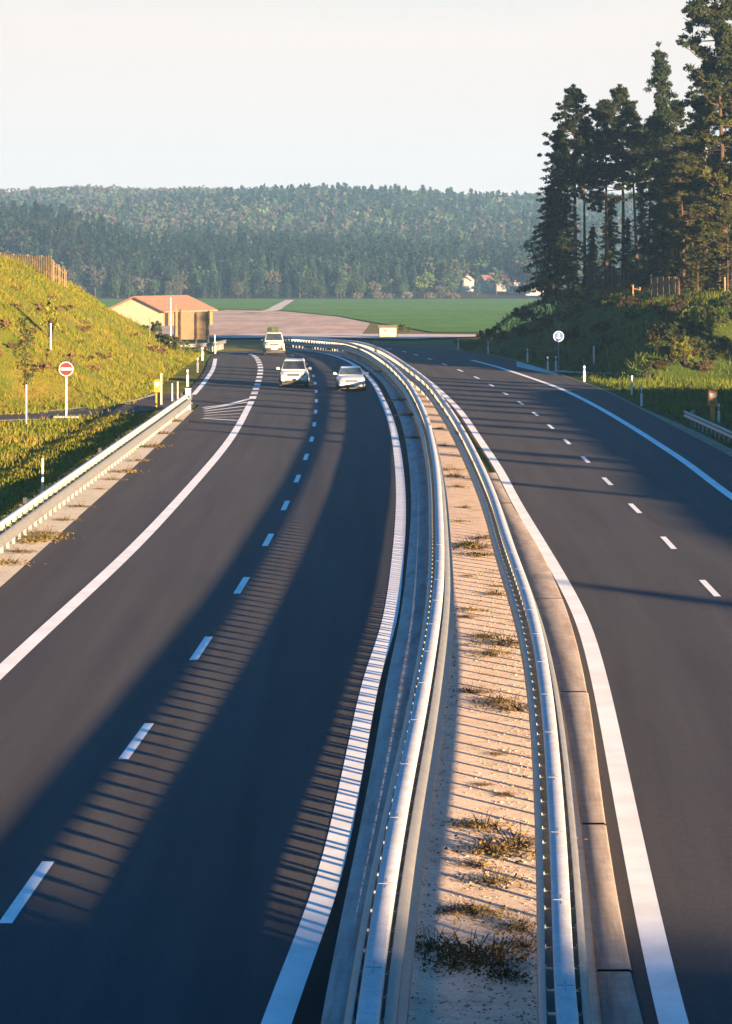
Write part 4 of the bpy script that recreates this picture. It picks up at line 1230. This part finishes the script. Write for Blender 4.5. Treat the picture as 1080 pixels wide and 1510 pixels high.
# ------------------------------------------------------------------ cars
def car(name, label, pos, rz, paint, L, W, H, hood, belt, ws0, ws1, rear1, gl, suv=False, cat='car'):
    """front faces local -Y; stations run front to rear"""
    r = empty(name, (pos[0], pos[1], pos[2]), rz, label=label, cat=cat)
    w = W / 2
    if suv: S = [(0, .42, hood * .74, .74), (.05, .34, hood * .86, .86), (.16, .30, hood * .94, .94), (.5, .28, hood * .985, .98), (ws0, .27, hood * 1.03, 1), (L * .5, .27, belt, 1), (L * .85, .28, belt, .99), (L * .96, .32, belt * .98, .95), (L, .42, belt * .9, .85)]
    else: S = [(0, .36, hood * .64, .66), (.07, .26, hood * .78, .80), (.22, .22, hood * .88, .92), (.6, .21, hood * .95, .975), (ws0, .21, hood * 1.04, 1), (L * .5, .21, belt, 1), (L * .8, .22, belt * 1.0, .98), (L * .95, .26, belt * .97, .92), (L, .36, belt * .86, .80)]
    V = []; n = 14
    for s, z0, z1, k in S:
        hh = (z1 - z0)
        half = [(0.0, z1 + .02), (.55, z1 + .008), (.80, z1 - .035 * hh), (.93, z1 - .14 * hh), (.985, z1 - .36 * hh), (1.0, z1 - .58 * hh), (.975, z0 + .16 * hh), (.90, z0)]
        pts = [(k * w * a, z) for a, z in half] + [(-k * w * a, z) for a, z in half[:0:-1]]
        V += [(a, s - L / 2, z) for a, z in pts]
    n = len(V) // len(S)
    Q = []
    for i in range(len(S) - 1):
        for k in range(n):
            j = (k + 1) % n
            Q.append((i * n + k, i * n + j, i * n + n + j, i * n + n + k))
    Q += [tuple(range(n)), tuple(range(len(V) - 1, len(V) - n - 1, -1))]
    body = mesh_obj('body', V, Q, paint, r, True)
    b = body.modifiers.new('soft', 'SUBSURF'); b.levels = 1; b.render_levels = 2
    # cabin shell with pillars, glass panes slightly proud
    zb = belt - .03
    fr = [(ws0, zb, .90), (ws1, H - .05, .70), (ws1 + .25, H, .67), (rear1 - .15, H - .005, .66), (rear1, H - .07, .68), (gl, zb, .86)]
    cv = []
    for s, z, k in fr: cv += [(k * w, s - L / 2, z), (-k * w, s - L / 2, z)]
    cf = [(2 * i, 2 * i + 1, 2 * i + 3, 2 * i + 2) for i in range(5)]
    cf += [tuple(range(0, 12, 2)), tuple(range(11, 0, -2)), (0, 10, 11, 1)]
    cab = mesh_obj('cabin', cv, cf, paint, r)
    bv = cab.modifiers.new('soft', 'BEVEL'); bv.width = .05; bv.segments = 3; bv.limit_method = 'ANGLE'; bv.angle_limit = .3
    G = MAT['glass'] if paint is not MAT['car_silver'] else MAT['glass_blue']
    def lerp(a, c, t): return tuple(p * (1 - t) + q * t for p, q in zip(a, c))
    a0 = Vector((fr[0][2] * w, fr[0][0] - L / 2, fr[0][1])); a1 = Vector((fr[1][2] * w, fr[1][0] - L / 2, fr[1][1]))
    nrm = Vector((0, -(a1.z - a0.z), (a1.y - a0.y))).normalized() * .014
    def pane(nm, quad, off):
        m = MB(); P = [Vector(p) + off for p in quad]
        m.add(P + [p - off * 1.6 for p in P], [(0, 1, 2, 3), (7, 6, 5, 4), (0, 4, 5, 1), (1, 5, 6, 2), (2, 6, 7, 3), (3, 7, 4, 0)])
        return m.build(nm, G, r)
    lo = a0.lerp(a1, .13); hi = a0.lerp(a1, .93)
    pane('windscreen', [(lo.x - .07, lo.y, lo.z), (-lo.x + .07, lo.y, lo.z), (-hi.x + .05, hi.y, hi.z), (hi.x - .05, hi.y, hi.z)], nrm)
    # wipers and inner mirror
    ym = (fr[1][0] + .1 - L / 2)
    for s in (1, -1):
        def sp(si, zi, ki): return Vector((s * ki * w, si - L / 2, zi))
        b0 = sp(*fr[0]); t0 = sp(*fr[1]); b1 = sp(*fr[5]); t1 = sp(*fr[4])
        off = Vector((s * .014, 0, .006))
        mid = .5
        for (u0, u1) in ((.10, .46), (.52, .90)):
            q = [b0.lerp(b1, u0 + .02).lerp(t0.lerp(t1, u0 + .02), .16), b0.lerp(b1, u1).lerp(t0.lerp(t1, u1), .16), b0.lerp(b1, u1).lerp(t0.lerp(t1, u1), .86), b0.lerp(b1, u0 + .02).lerp(t0.lerp(t1, u0 + .02), .86)]
            if s < 0: q = q[::-1]
            pane('side_window', q, off)
        m = MB(); my = ws0 + .32 - L / 2
        m.box((s * (w + .11), my, belt + .10), (.20, .14, .15), 0, .03); m.box((s * (w - .0), my + .02, belt + .05), (.12, .05, .05))
        m.build('wing_mirror', MAT['dark'] if suv == 2 else paint, r)
        m = MB()
        hz = hood * (.80 if suv else .70)
        m.box((s * w * .70, .055 - L / 2 + (.02 if suv else .05), hz), (w * .36, .12, .17 if suv else .15), s * .22, .04)
        m.build('headlight', MAT['lamp'], r)
        m = MB(); m.box((s * w * .72, .02 - L / 2 + .02, .42 if not suv else .52), (.16, .06, .08), 0, .02); m.build('fog_light', MAT['lamp'], r)
        for yy in (.80 - L / 2, L / 2 - .82):
            R = .37 if suv else .32
            t = MB(); t.tube([(s * (w - .24), yy, R), (s * (w - .22), yy, R), (s * (w - .03), yy, R), (s * (w - .0), yy, R)], [R - .03, R, R, R - .03], 22)
            wh = t.build('wheel', MAT['tyre'], r)
            t = MB(); t.tube([(s * (w - .05), yy, R), (s * (w + .012), yy, R)], [R * .62, R * .58], 16)
            t.build('rim', MAT['rim'], wh)
            t = MB()
            for k in range(12):
                a0_, a1_ = math.pi * k / 12, math.pi * (k + 1) / 12
                for (ra, rb) in ((R + .02, R + .085),):
                    P = []
                    for aa in (a0_, a1_):
                        P += [(s * (w + .004), yy + math.cos(aa) * ra, R + math.sin(aa) * ra), (s * (w + .004), yy + math.cos(aa) * rb, R + math.sin(aa) * rb)]
                    t.add(P, [(0, 1, 3, 2)])
            t.build('wheel_arch', MAT['dark'], r)
    y0 = -L / 2
    m = MB(); m.box((0, y0 + .01, hood * (.78 if suv else .69)), (w * .82, .07, .16 if suv else .12), 0, .02); m.build('grille', MAT['dark'], r)
    m = MB()
    for k in range(2): m.box((0, y0 - .03, hood * (.78 if suv else .69) - .025 + .05 * k), (w * .74, .008, .008))
    m.build('grille_bar', MAT['chrome'], r)
    bz = .50 if suv else .40
    m = MB(); m.box((0, y0 + .0, bz), (w * 1.72, .16, .22), 0, .06); m.build('bumper', MAT['dark'] if suv == 2 else paint, r)
    m = MB(); m.box((0, y0 - .075, bz - .08), (w * 1.1, .04, .10), 0, .02); m.build('air_intake', MAT['dark'], r)
    m = MB(); m.box((0, y0 - .105, bz + .03), (.52, .015, .115), 0, .004); m.build('number_plate', MAT['plate'], r)
    m = MB(); m.box((0, 0, .24 if suv else .19), (w * 1.6, L * .86, .12)); m.build('underbody', MAT['dark'], r)
    if suv:
        m = MB()
        for s in (1, -1):
            m.tube([(s * w * .60, ws1 + .3 - L / 2, H + .0), (s * w * .60, ws1 + .4 - L / 2, H + .05), (s * w * .60, rear1 - .35 - L / 2, H + .05), (s * w * .60, rear1 - .25 - L / 2, H - .0)], .018, 6)
        m.build('roof_rail', MAT['chrome'], r)
    return r

def heading(L, y):
    i = int(np.argmin(abs(L[:, 1] - y))); t = L[min(i + 4, len(L) - 1)] - L[i - 4]; return math.atan2(-t[0], t[1])
x, y = gp(433, 571.5); car('suv', 'white sport utility car, the middle one of the three oncoming vehicles', (x, y + 2.1, .007), heading(dash_L, y) * .8 - .02, MAT['car_white'], 4.4, 1.82, 1.70, 1.02, 1.06, 1.05, 1.78, 4.05, 4.32, True)
x, y = gp(517, 577); car('saloon_car', 'silver white saloon in the lane next to the median guardrail', (x, y + 2.2, .007), heading(dash_L, y) * .8 + .02, MAT['car_silver'], 4.6, 1.78, 1.43, .90, .93, 1.35, 2.15, 3.45, 4.05, False)
x, y = gp(403, 523.5)
truck = car('off_road_car', 'cream white off-road car furthest away of the three oncoming vehicles, carrying a green load', (x, y + 2.2, float(base(y)) + .007), .05, MAT['car_cream'], 4.5, 1.84, 1.90, 1.12, 1.16, 1.15, 1.60, 4.2, 4.35, 2)
m = MB(); m.box((-.1, .1, .09), (.95, 1.3, .05), 0, .01)
for k in range(9):
    a = k * 2.1; m.box((-.1 + .28 * math.cos(a), .1 + .4 * math.sin(a), .24 + .04 * math.sin(k * 3)), (.46, .5, .3), a, .08)
ld = m.build('canvas_load', MAT['green_load'], None)
ld.location = (x, y + 1.9, float(base(y)) + 1.91)
props(ld, 'dark green canvas bundle tied on the roof of the furthest off-road car', 'load')

# ------------------------------------------------------------------ signs, posts, call boxes
def upright(o): return o
x, y = gp(98, 616)
r = empty('no_entry_sign', (x, y, float(base(y))), label='round red no entry sign on a pale post beside the slip road', cat='sign')
m = MB(); m.tube([(0, 0, -.3), (0, 0, 2.75)], .045, 10); m.build('post', MAT['white'], r)
m = MB(); m.disc((0, -.07, 2.5), .37, .02, 32, .33); m.build('border', MAT['plate_white'], r)
m = MB(); m.disc((0, -.068, 2.5), .335, .018, 32); m.build('disc', MAT['plate_red'], r)
m = MB(); m.box((0, -.084, 2.5), (.54, .012, .13)); m.build('bar', MAT['plate_white'], r)
m = MB(); m.box((0, .1, .02), (1.3, .9, .12), 0, .03); m.build('base_slab', MAT['concrete'], r)

x, y = gp(824, 546, 0, True)
r = empty('blue_sign', (x, y, float(zR(y))), label='round blue traffic sign with a white arrow on a post at the right roadside', cat='sign')
m = MB(); m.tube([(0, 0, -.3), (0, 0, 2.6)], .05, 10); m.build('post', MAT['galv'], r)
m = MB(); m.disc((0, -.07, 2.52), .39, .02, 32, .345); m.build('border', MAT['plate_white'], r)
m = MB(); m.disc((0, -.068, 2.52), .35, .018, 32); m.build('disc', MAT['plate_blue'], r)
m = MB(); m.box((0, -.084, 2.57), (.085, .012, .36)); m.add([(-.17, -.084, 2.44), (.17, -.084, 2.44), (0, -.084, 2.24), (-.17, -.078, 2.44), (.17, -.078, 2.44), (0, -.078, 2.24)], [(0, 2, 1), (3, 4, 5), (0, 1, 4, 3), (1, 2, 5, 4), (2, 0, 3, 5)])
m.build('arrow', MAT['plate_white'], r)

def delineator(pxy, label, right, first=[None], s=1.0, grp='white delineator posts'):
    x, y = gp(pxy[0], pxy[1], 0, right); z = float(zR(y) if right else base(y))
    if first[0] is None:
        r = empty('delineator_post', (x, y, z), label=label, cat='post', group=grp)
        m = MB(); m.add([(-.06, -.045, -.2), (.06, -.045, -.2), (0, .06, -.2), (-.06, -.045, 1.0), (.06, -.045, 1.0), (0, .06, 1.08)], [(0, 2, 1), (3, 4, 5), (0, 1, 4, 3), (1, 2, 5, 4), (2, 0, 3, 5)])
        m.build('post', MAT['white'], r)
        m = MB(); m.add([(-.064, -.05, .70), (.064, -.05, .70), (0, .066, .70), (-.064, -.05, .90), (.064, -.05, .90), (0, .066, .93)], [(0, 2, 1), (3, 4, 5), (0, 1, 4, 3), (1, 2, 5, 4), (2, 0, 3, 5)])
        m.build('black_band', MAT['black'], r)
        m = MB(); m.box((0, -.056, .80), (.045, .012, .16)); m.build('reflector', MAT['plate_white'], r)
        first[0] = r; r.scale = (s * 1.15, s * 1.15, s); return r
    return dup(first[0], (x, y, z), 0, (s * 1.15, s * 1.15, s), label=label, group=grp)
RD = [(1060, 626), (946, 598), (862, 562), (820, 546), (808, 547), (778, 533.5), (720, 521), (676, 516)]
for i, p in enumerate(RD):
    delineator(p, f'white delineator post on the right verge, {ORD[i]} counting back from the right guardrail', True)
for i, p in enumerate([(277, 569), (292, 549), (299, 531), (318, 521)]):
    delineator(p, f'white delineator post at the foot of the sunny left bank, {ORD[i]} from the front', False)

def call_box(p, right, label, s):
    x, y = gp(p[0], p[1], 0, right); z = float(zR(y) if right else base(y))
    r = empty('call_box', (x, y, z), label=label, cat='emergency phone', group='orange emergency call boxes'); r.scale = (s,) * 3
    m = MB(); m.box((0, 0, .4), (.19, .16, 1.0), 0, .03); m.build('post', MAT['orange'], r)
    m = MB(); m.box((0, 0, 1.22), (.40, .26, .72), 0, .05); bx = m.build('housing', MAT['orange'], r)
    m = MB(); m.box((0, -.135, 1.36), (.26, .014, .20), 0, .004); m.build('white_panel', MAT['plate_white'], bx)
    m = MB(); m.box((0, -.135, 1.06), (.20, .016, .16), 0, .01); m.build('flap', MAT['wood_red'], bx)
    m = MB(); m.box((0, 0, 1.60), (.34, .22, .06), 0, .03); m.build('cap', MAT['orange'], r)
    return r
call_box((1051, 628), True, 'orange emergency call box behind the right-hand guardrail end', 1.12)
call_box((232, 601), False, 'orange emergency call box beside the slip road at the foot of the left bank', .95)

def pole(p, h, rad, mat, label, nm='marker_pole', Y=None, band=None):
    if Y is None: x, y = gp(*p)
    else: x, y = img(p[0], Y), Y
    z = zg(x, y)
    r = empty(nm, (x, y, z), label=label, cat='pole')
    m = MB(); m.tube([(0, 0, -.3), (0, 0, h)], [rad, rad * .9], 8); m.build('post', mat, r)
    m = MB(); m.tube([(0, 0, h), (0, 0, h + .05)], [rad * 1.15, rad * .9], 8); m.build('cap', band or mat, r)
    return r
pole((63, 726), 1.15, .042, MAT['white'], 'white marker post in the grass behind the left guardrail')
x, y = gp(37, 627)
r = empty('young_tree', (x, y, zg(x, y)), label='young green tree on a pale stake by the slip road, left edge', cat='tree')
rng = np.random.default_rng(12); st = MB(); st.tube([(0, 0, 1.8), (.04, 0, 3.5), (0, 0, 5.2)], [.04, .03, .01], 6)
C = [np.array([rng.normal(0, .22), rng.normal(0, .22), z]) for z in np.linspace(2.2, 5.3, 14)]
for c in C: st.tube([(0, 0, c[2] - .3), tuple(c)], [.015, .006], 3, False)
V, T = cloud(C, [.34] * 14, 46, .12, rng, 1.0); mesh_obj('crown', V, T, MAT['shrub'], r); st.build('trunk', MAT['bark'], r)
m = MB(); m.tube([(.07, 0, -.3), (.07, 0, 2.0)], .03, 8); m.build('stake', MAT['white'], r)
pole((75, 600), 1.5, .045, MAT['white'], 'white post standing on the slope left of the no entry sign', Y=176)
pole((238, 597), 1.7, .05, MAT['white'], 'thin pale post right behind the left call box')
pole((254, 592), 1.0, .06, MAT['galv_post'], 'short grey post at the end of the slip road, left one of the pair')
pole((262, 591), 1.05, .06, MAT['galv_post'], 'short grey post at the end of the slip road, right one of the pair')
pole((252, 517), 4.2, .035, MAT['white'], 'thin white pole in front of the big sign board', Y=252)
pole((221, 512), 1.6, .04, MAT['wood'], 'low pale post on the crest of the left bank before the sign board', Y=246)
pole((317, 520), 1.6, .045, MAT['white'], 'white post with an orange foot where the entry lane line ends', Y=262, band=MAT['orange'])
pole((876, 490), 1.0, .07, MAT['white'], 'small white post alone on the shaded right slope', Y=222)
pole((1069, 425), 1.3, .08, MAT['wood'], 'single wooden post on the lit right crest near the edge', Y=232)
pole((932, 582), 1.1, .06, MAT['white'], 'white post on the lit grass right of the concrete track', Y=183)

# back of the big direction board
Yb = 292; xb = img(282, Yb); zb_ = float(base(Yb))
r = empty('sign_board', (xb, Yb, zb_), -.10, label='large tan back of a direction sign board on posts in front of the barn', cat='sign')
m = MB()
m.box((0, .0, 2.0), (3.35, .06, 2.75), 0, .01)
m.build('panel', MAT['tan'], r)
for zz in (.95, 1.75, 2.55, 3.2):
    m = MB(); m.box((0, -.065, zz), (3.3, .06, .09)); m.build('cross_rail', MAT['wood'], r)
for xx, hh in ((-1.95, 3.9), (-1.45, 4.0), (-1.05, 3.6), (.55, 3.3), (1.75, 3.5)):
    m = MB(); m.box((xx, -.15, hh / 2 - .2), (.14, .12, hh + .4)); m.build('post', MAT['wood'] if abs(xx) > 1.2 else MAT['bark_warm'], r)
# wooden fence on the left bank
def fence(nm, xp0, xp1, Y0, Y1, top0, top1, bw, gap, mat, label, hmin=.6, slope_follow=False):
    x0, x1 = img(xp0, Y0), img(xp1, Y1)
    n = int(math.hypot(x1 - x0, Y1 - Y0) / (bw + gap))
    c = ((x0 + x1) / 2, (Y0 + Y1) / 2)
    r = empty(nm, (c[0], c[1], zg(*c)), label=label, cat='fence')
    zc = zg(*c)
    m = MB(); rng = np.random.default_rng(n)
    ang = math.atan2(Y1 - Y0, x1 - x0)
    L0 = []
    for i in range(n + 1):
        t = i / n; x = x0 + (x1 - x0) * t; y = Y0 + (Y1 - Y0) * t
        zt = EYE + (HOR - (top0 + (top1 - top0) * t)) * y / F + rng.normal(0, .03)
        zb = zg(x, y) - .3
        h = max(zt - zb, hmin)
        m.box((x - c[0], y - c[1], zb + h / 2 - zc), (bw, .035, h), ang, .008); L0.append((x, y, zb, h))
    m.build('boards', mat, r)
    for fz in (.35, .8):
        m = MB()
        for a, b in zip(L0[:-1], L0[1:]):
            m.tube([(a[0] - c[0], a[1] - c[1] + .05, a[2] + .3 + (a[3] - .3) * fz - zc), (b[0] - c[0], b[1] - c[1] + .05, b[2] + .3 + (b[3] - .3) * fz - zc)], .035, 4, False)
        m.build('rail', mat, r)
    for i in range(0, n + 1, max(3, n // 6)):
        a = L0[i]; m = MB(); m.box((a[0] - c[0], a[1] - c[1] + .10, a[2] + a[3] / 2 - zc + .03), (.11, .11, a[3] + .06), ang, .01); m.build('post', MAT['wood'], r)
    return r
fence('wooden_fence', -60, 75, 236, 228, 371, 378, .15, .13, MAT['wood'], 'pale upright board fence on top of the sunny left bank')
fence('wooden_fence', 78, 98, 229, 232, 384, 400, .05, .38, MAT['wood'], 'thin picket remains stepping down right of the board fence on the left bank', .9)
fence('wooden_fence', 866, 952, 276, 270, 394, 397, .16, .12, MAT['bark'], 'dark picket fence in the shade under the pines on the right bank', 1.3)
fence('wooden_fence', 960, 1001, 241, 238, 407, 410, .13, .11, MAT['wood_red'], 'short orange lit picket fence on the crest of the right bank', 1.2)
fence('wooden_fence', 934, 944, 244, 244, 421, 424, .10, .30, MAT['wood_red'], 'pair of low stakes left of the orange lit picket fence', .7)
fence('wooden_fence', 1050, 1066, 250, 250, 413, 415, .09, .20, MAT['wood'], 'small row of thin stakes on the lit grass near the right edge', .6)

# ------------------------------------------------------------------ buildings
Yb = 430; ax = img(243, Yb)
zb_ = float(base(Yb))
bar = empty('barn', (0, 0, 0), label='long low barn with an orange tiled roof and cream gable behind the left bank', cat='barn')
c0 = np.array([img(241, 424), 424.0])                 # near corner
cR = np.array([img(314, 435.5), 435.5])                 # right end of the long front
cL = np.array([img(160, 429), 429.0])                 # far end of the gable wall
cB = cL + (cR - c0)
eh = 2.25; rh = 4.15
def P3(p, z): return (p[0], p[1], zb_ + z)
mid0 = (c0 + cL) / 2; midB = (cR + cB) / 2
m = MB(); m.add([P3(c0, -.4), P3(cL, -.4), P3(cL, eh), P3(mid0, rh), P3(c0, eh)], [(0, 4, 3, 2, 1)])
m.add([P3(cR, -.4), P3(cB, -.4), P3(cB, eh), P3(midB, rh), P3(cR, eh)], [(0, 1, 2, 3, 4)]); m.add([P3(cL, -.4), P3(cB, -.4), P3(cB, eh), P3(cL, eh)], [(0, 1, 2, 3)])
m.build('gable_wall', MAT['cream'], bar)
m = MB(); m.quad(P3(c0, -.4), P3(cR, -.4), P3(cR, eh), P3(c0, eh)); m.build('front_wall', MAT['orange_wall'], bar)
u = (cR - c0) / np.linalg.norm(cR - c0); v = (cL - c0) / np.linalg.norm(cL - c0)
m = MB()
for e, f in ((c0, 1), (cL, -1)):
    a = e - u * .5 - v * .6 * f; b_ = e + (cR - c0) + u * .5 - v * .6 * f; q = mid0 + (cR - c0) + u * .5; p = mid0 - u * .5
    drop = .6 * (rh - eh) / (np.linalg.norm(cL - c0) / 2)
    top = [P3(a, eh - drop + .16), P3(b_, eh - drop + .16), P3(q, rh + .16), P3(p, rh + .16)]
    bot = [(x_, y_, z_ - .18) for x_, y_, z_ in top]
    m.add(top + bot, [(0, 1, 2, 3), (7, 6, 5, 4), (0, 4, 5, 1), (1, 5, 6, 2), (2, 6, 7, 3), (3, 7, 4, 0)])
m.build('roof', MAT['roof'], bar)
nv_ = np.array([u[1], -u[0]])
def on_front(t, w_, z0, z1, mat, nm):
    a = c0 + (cR - c0) * t + nv_ * .04; b_ = a + u * w_
    mm = MB(); mm.add([P3(a, z0), P3(b_, z0), P3(b_, z1), P3(a, z1), P3(a - nv_ * .06, z0), P3(b_ - nv_ * .06, z0), P3(b_ - nv_ * .06, z1), P3(a - nv_ * .06, z1)], [(0, 1, 2, 3), (0, 4, 5, 1), (1, 5, 6, 2), (2, 6, 7, 3), (3, 7, 4, 0)]); mm.build(nm, mat, bar)
on_front(.03, .9, 0, 1.9, MAT['dark'], 'door'); on_front(.86, 1.0, 0, 1.9, MAT['dark'], 'door'); on_front(.4, 2.6, 0, 2.0, MAT['wood'], 'sliding_door')

Yh = 330; xh = img(572, Yh); zh = float(base(Yh))
r = empty('hut', (xh, Yh, zh), .06, label='small cream hut with dark ends beside the pale track at the edge of the field', cat='hut')
m = MB(); m.box((0, 0, .62), (1.9, 1.4, 1.24), 0, .02); m.build('wall', MAT['cream'], r)
m = MB(); m.add([(-1.1, -.85, 1.22), (1.1, -.85, 1.22), (1.1, .85, 1.22), (-1.1, .85, 1.22), (-1.1, 0, 1.5), (1.1, 0, 1.5)], [(0, 1, 5, 4), (2, 3, 4, 5), (0, 4, 3), (1, 2, 5), (3, 2, 1, 0)]); m.build('roof', MAT['wood'], r)
for s in (1, -1):
    m = MB(); m.box((s * .99, -.68, .6), (.12, .12, 1.3), 0, .01); m.build('corner_post', MAT['bark'], r)
m = MB(); m.box((-.35, -.705, .88), (.34, .03, .16)); m.build('opening', MAT['dark'], r)

def house(xp, Y, w, d, h, rz, wall, roof, label):
    x = img(xp, Y); z = zg(x, Y)
    r = empty('house', (x, Y, z), rz, label=label, cat='house', group='village houses at the foot of the wooded hill')
    m = MB(); m.add([(-w / 2, -d / 2, -1.5), (w / 2, -d / 2, -1.5), (w / 2, d / 2, -1.5), (-w / 2, d / 2, -1.5), (-w / 2, -d / 2, h), (w / 2, -d / 2, h), (w / 2, d / 2, h), (-w / 2, d / 2, h), (-w / 2, 0, h + d * .42), (w / 2, 0, h + d * .42)],
            [(0, 1, 5, 4), (2, 3, 7, 6), (1, 2, 6, 9, 5), (3, 0, 4, 8, 7)]); m.build('wall', wall, r)
    m = MB(); o = .5
    for s in (1, -1):
        a = [(-w / 2 - o, s * (d / 2 + o), h - .42 * 2 * o * .5 + .12), (w / 2 + o, s * (d / 2 + o), h - .42 * o + .12), (w / 2 + o, 0, h + d * .42 + .14), (-w / 2 - o, 0, h + d * .42 + .14)]
        m.add(a + [(p[0], p[1], p[2] - .2) for p in a], [(0, 1, 2, 3), (7, 6, 5, 4), (0, 4, 5, 1), (1, 5, 6, 2), (3, 7, 4, 0)])
    rf = m.build('roof', roof, r)
    m = MB(); m.box((w * .22, d * .12, h + d * .42 + .2), (.7, .7, 1.6)); m.build('chimney', MAT['roof_dark'], rf)
    for k in range(3):
        for zz in (1.0, 3.4):
            if zz + 1.3 < h:
                m = MB(); m.box((-w * .3 + k * w * .3, -d / 2 - .02, zz + .6), (1.0, .10, 1.2)); m.build('window', MAT['glass'], r)
    m = MB(); m.box((-d * 0 + w / 2 + .02, 0, 2.0), (.10, 1.0, 1.2)); m.build('window', MAT['glass'], r)
house(690, 1165, 3.4, 4, 4.4, 1.2, MAT['wall_white'], MAT['stone'], 'lone white house left of the village, tall and narrow under the trees')
house(733, 1185, 8.0, 6.5, 3.4, .25, MAT['wall_white'], MAT['roof_dark'], 'largest village house, with a wide dark red roof')
house(743, 1168, 4.2, 4.4, 3.2, 1.0, MAT['wall_white'], MAT['roof_dark'], 'bright white gable house in front of the largest village house')
house(757, 1150, 4.5, 4, 2.6, .1, MAT['wall_white'], MAT['stone'], 'small pale shed-like house right of the white gable house')
house(789, 1140, 7, 5, 2.4, -.1, MAT['wall_white'], MAT['roof'], 'low white house beside the dark spruce at the right end of the village')
house(719, 1178, 5, 5, 3.6, .5, MAT['wall_white'], MAT['roof_dark'], 'red roofed house half hidden left of the largest village house')

# ------------------------------------------------------------------ air, sky, sun, camera
def haze():
    m = bpy.data.materials.new('haze'); m.use_nodes = True; nt = m.node_tree
    nt.nodes.remove(nt.nodes['Principled BSDF'])
    v = nt.nodes.new('ShaderNodeVolumePrincipled'); v.inputs['Color'].default_value = (.32, .61, 1.0, 1)
    v.inputs['Density'].default_value = HAZE; v.inputs['Anisotropy'].default_value = .1
    nt.links.new(v.outputs[0], nt.nodes['Material Output'].inputs['Volume'])
    x0, x1, y0, y1, z0, z1 = -950, 950, -200, 2480, -12, 92
    o = mesh_obj('haze', [(x0, y0, z0), (x1, y0, z0), (x1, y1, z0), (x0, y1, z0), (x0, y0, z1), (x1, y0, z1), (x1, y1, z1), (x0, y1, z1)],
                 [(0, 3, 2, 1), (4, 5, 6, 7), (0, 1, 5, 4), (1, 2, 6, 5), (2, 3, 7, 6), (3, 0, 4, 7)], m)
    props(o, kind='stuff')
HAZE = .00015
haze()

sun_h = Vector((1.0, -1.35, 0)); ELEV = math.atan(1 / (5.0 * sun_h.length))
to_sun = Vector((sun_h.x, sun_h.y, 0)).normalized() * math.cos(ELEV) + Vector((0, 0, math.sin(ELEV)))
sl = bpy.data.lights.new('sun', 'SUN'); sl.energy = 5.0; sl.angle = math.radians(.6); sl.color = (1.0, .68, .38)
so = bpy.data.objects.new('sun', sl); COL.objects.link(so)
so.rotation_euler = to_sun.to_track_quat('Z', 'Y').to_euler()

w = bpy.data.worlds.new('World'); sc.world = w; w.use_nodes = True
nt = w.node_tree; bg = nt.nodes['Background']
sky = nt.nodes.new('ShaderNodeTexSky'); sky.sky_type = 'NISHITA'; sky.sun_disc = False
sky.sun_elevation = ELEV; sky.sun_rotation = math.atan2(to_sun.x, to_sun.y)
sky.air_density = 1.3; sky.dust_density = .6; sky.ozone_density = 3.0
# pale evening veil low over the horizon, clear blue above
gm = nt.nodes.new('ShaderNodeNewGeometry'); sx = nt.nodes.new('ShaderNodeSeparateXYZ')
tc = nt.nodes.new('ShaderNodeTexCoord'); nt.links.new(tc.outputs['Generated'], sx.inputs[0])
cl = noise(nt, mapping(nt, tc.outputs['Generated'], (1, 1, 5)), 3.5, 5, .55)
ad = nt.nodes.new('ShaderNodeMath'); ad.operation = 'MULTIPLY_ADD'; ad.inputs[1].default_value = .05
nt.links.new(cl, ad.inputs[0]); nt.links.new(sx.outputs[2], ad.inputs[2])
fac = ramp(nt, ad.outputs[0], [(.0, (1, 1, 1)), (.11, (1, 1, 1)), (.19, (0, 0, 0))])
SKY_S, VEIL = .05, 2.4
cool = mix(nt, sky.outputs[0], (.10, .57, 1.03), 1.0, 'MULTIPLY')
veil = ramp(nt, cl, [(.3, (VEIL * 1.05, VEIL * .955, VEIL * .885)), (.7, (VEIL * 1.10, VEIL * 1.0, VEIL * .925))])
out = mix(nt, cool, veil, fac)
nt.links.new(out, bg.inputs['Color']); bg.inputs['Strength'].default_value = SKY_S

cam = bpy.data.cameras.new('camera'); co = bpy.data.objects.new('camera', cam); COL.objects.link(co)
co.location = (0, 0, EYE); co.rotation_euler = (math.pi / 2, 0, 0)
cam.sensor_fit = 'VERTICAL'; cam.sensor_height = 36; cam.lens = F / 1510 * 36
cam.shift_y = -(755 - HOR) / 1510
cam.clip_start = .1; cam.clip_end = 6000
sc.camera = co
sc.view_settings.view_transform = 'Standard'; sc.view_settings.look = 'None'
sc.view_settings.exposure = 2.92; sc.view_settings.gamma = 1
sc.cycles.volume_bounces = 0; sc.cycles.max_bounces = 6; sc.cycles.diffuse_bounces = 3; sc.cycles.glossy_bounces = 3; sc.cycles.transparent_max_bounces = 4
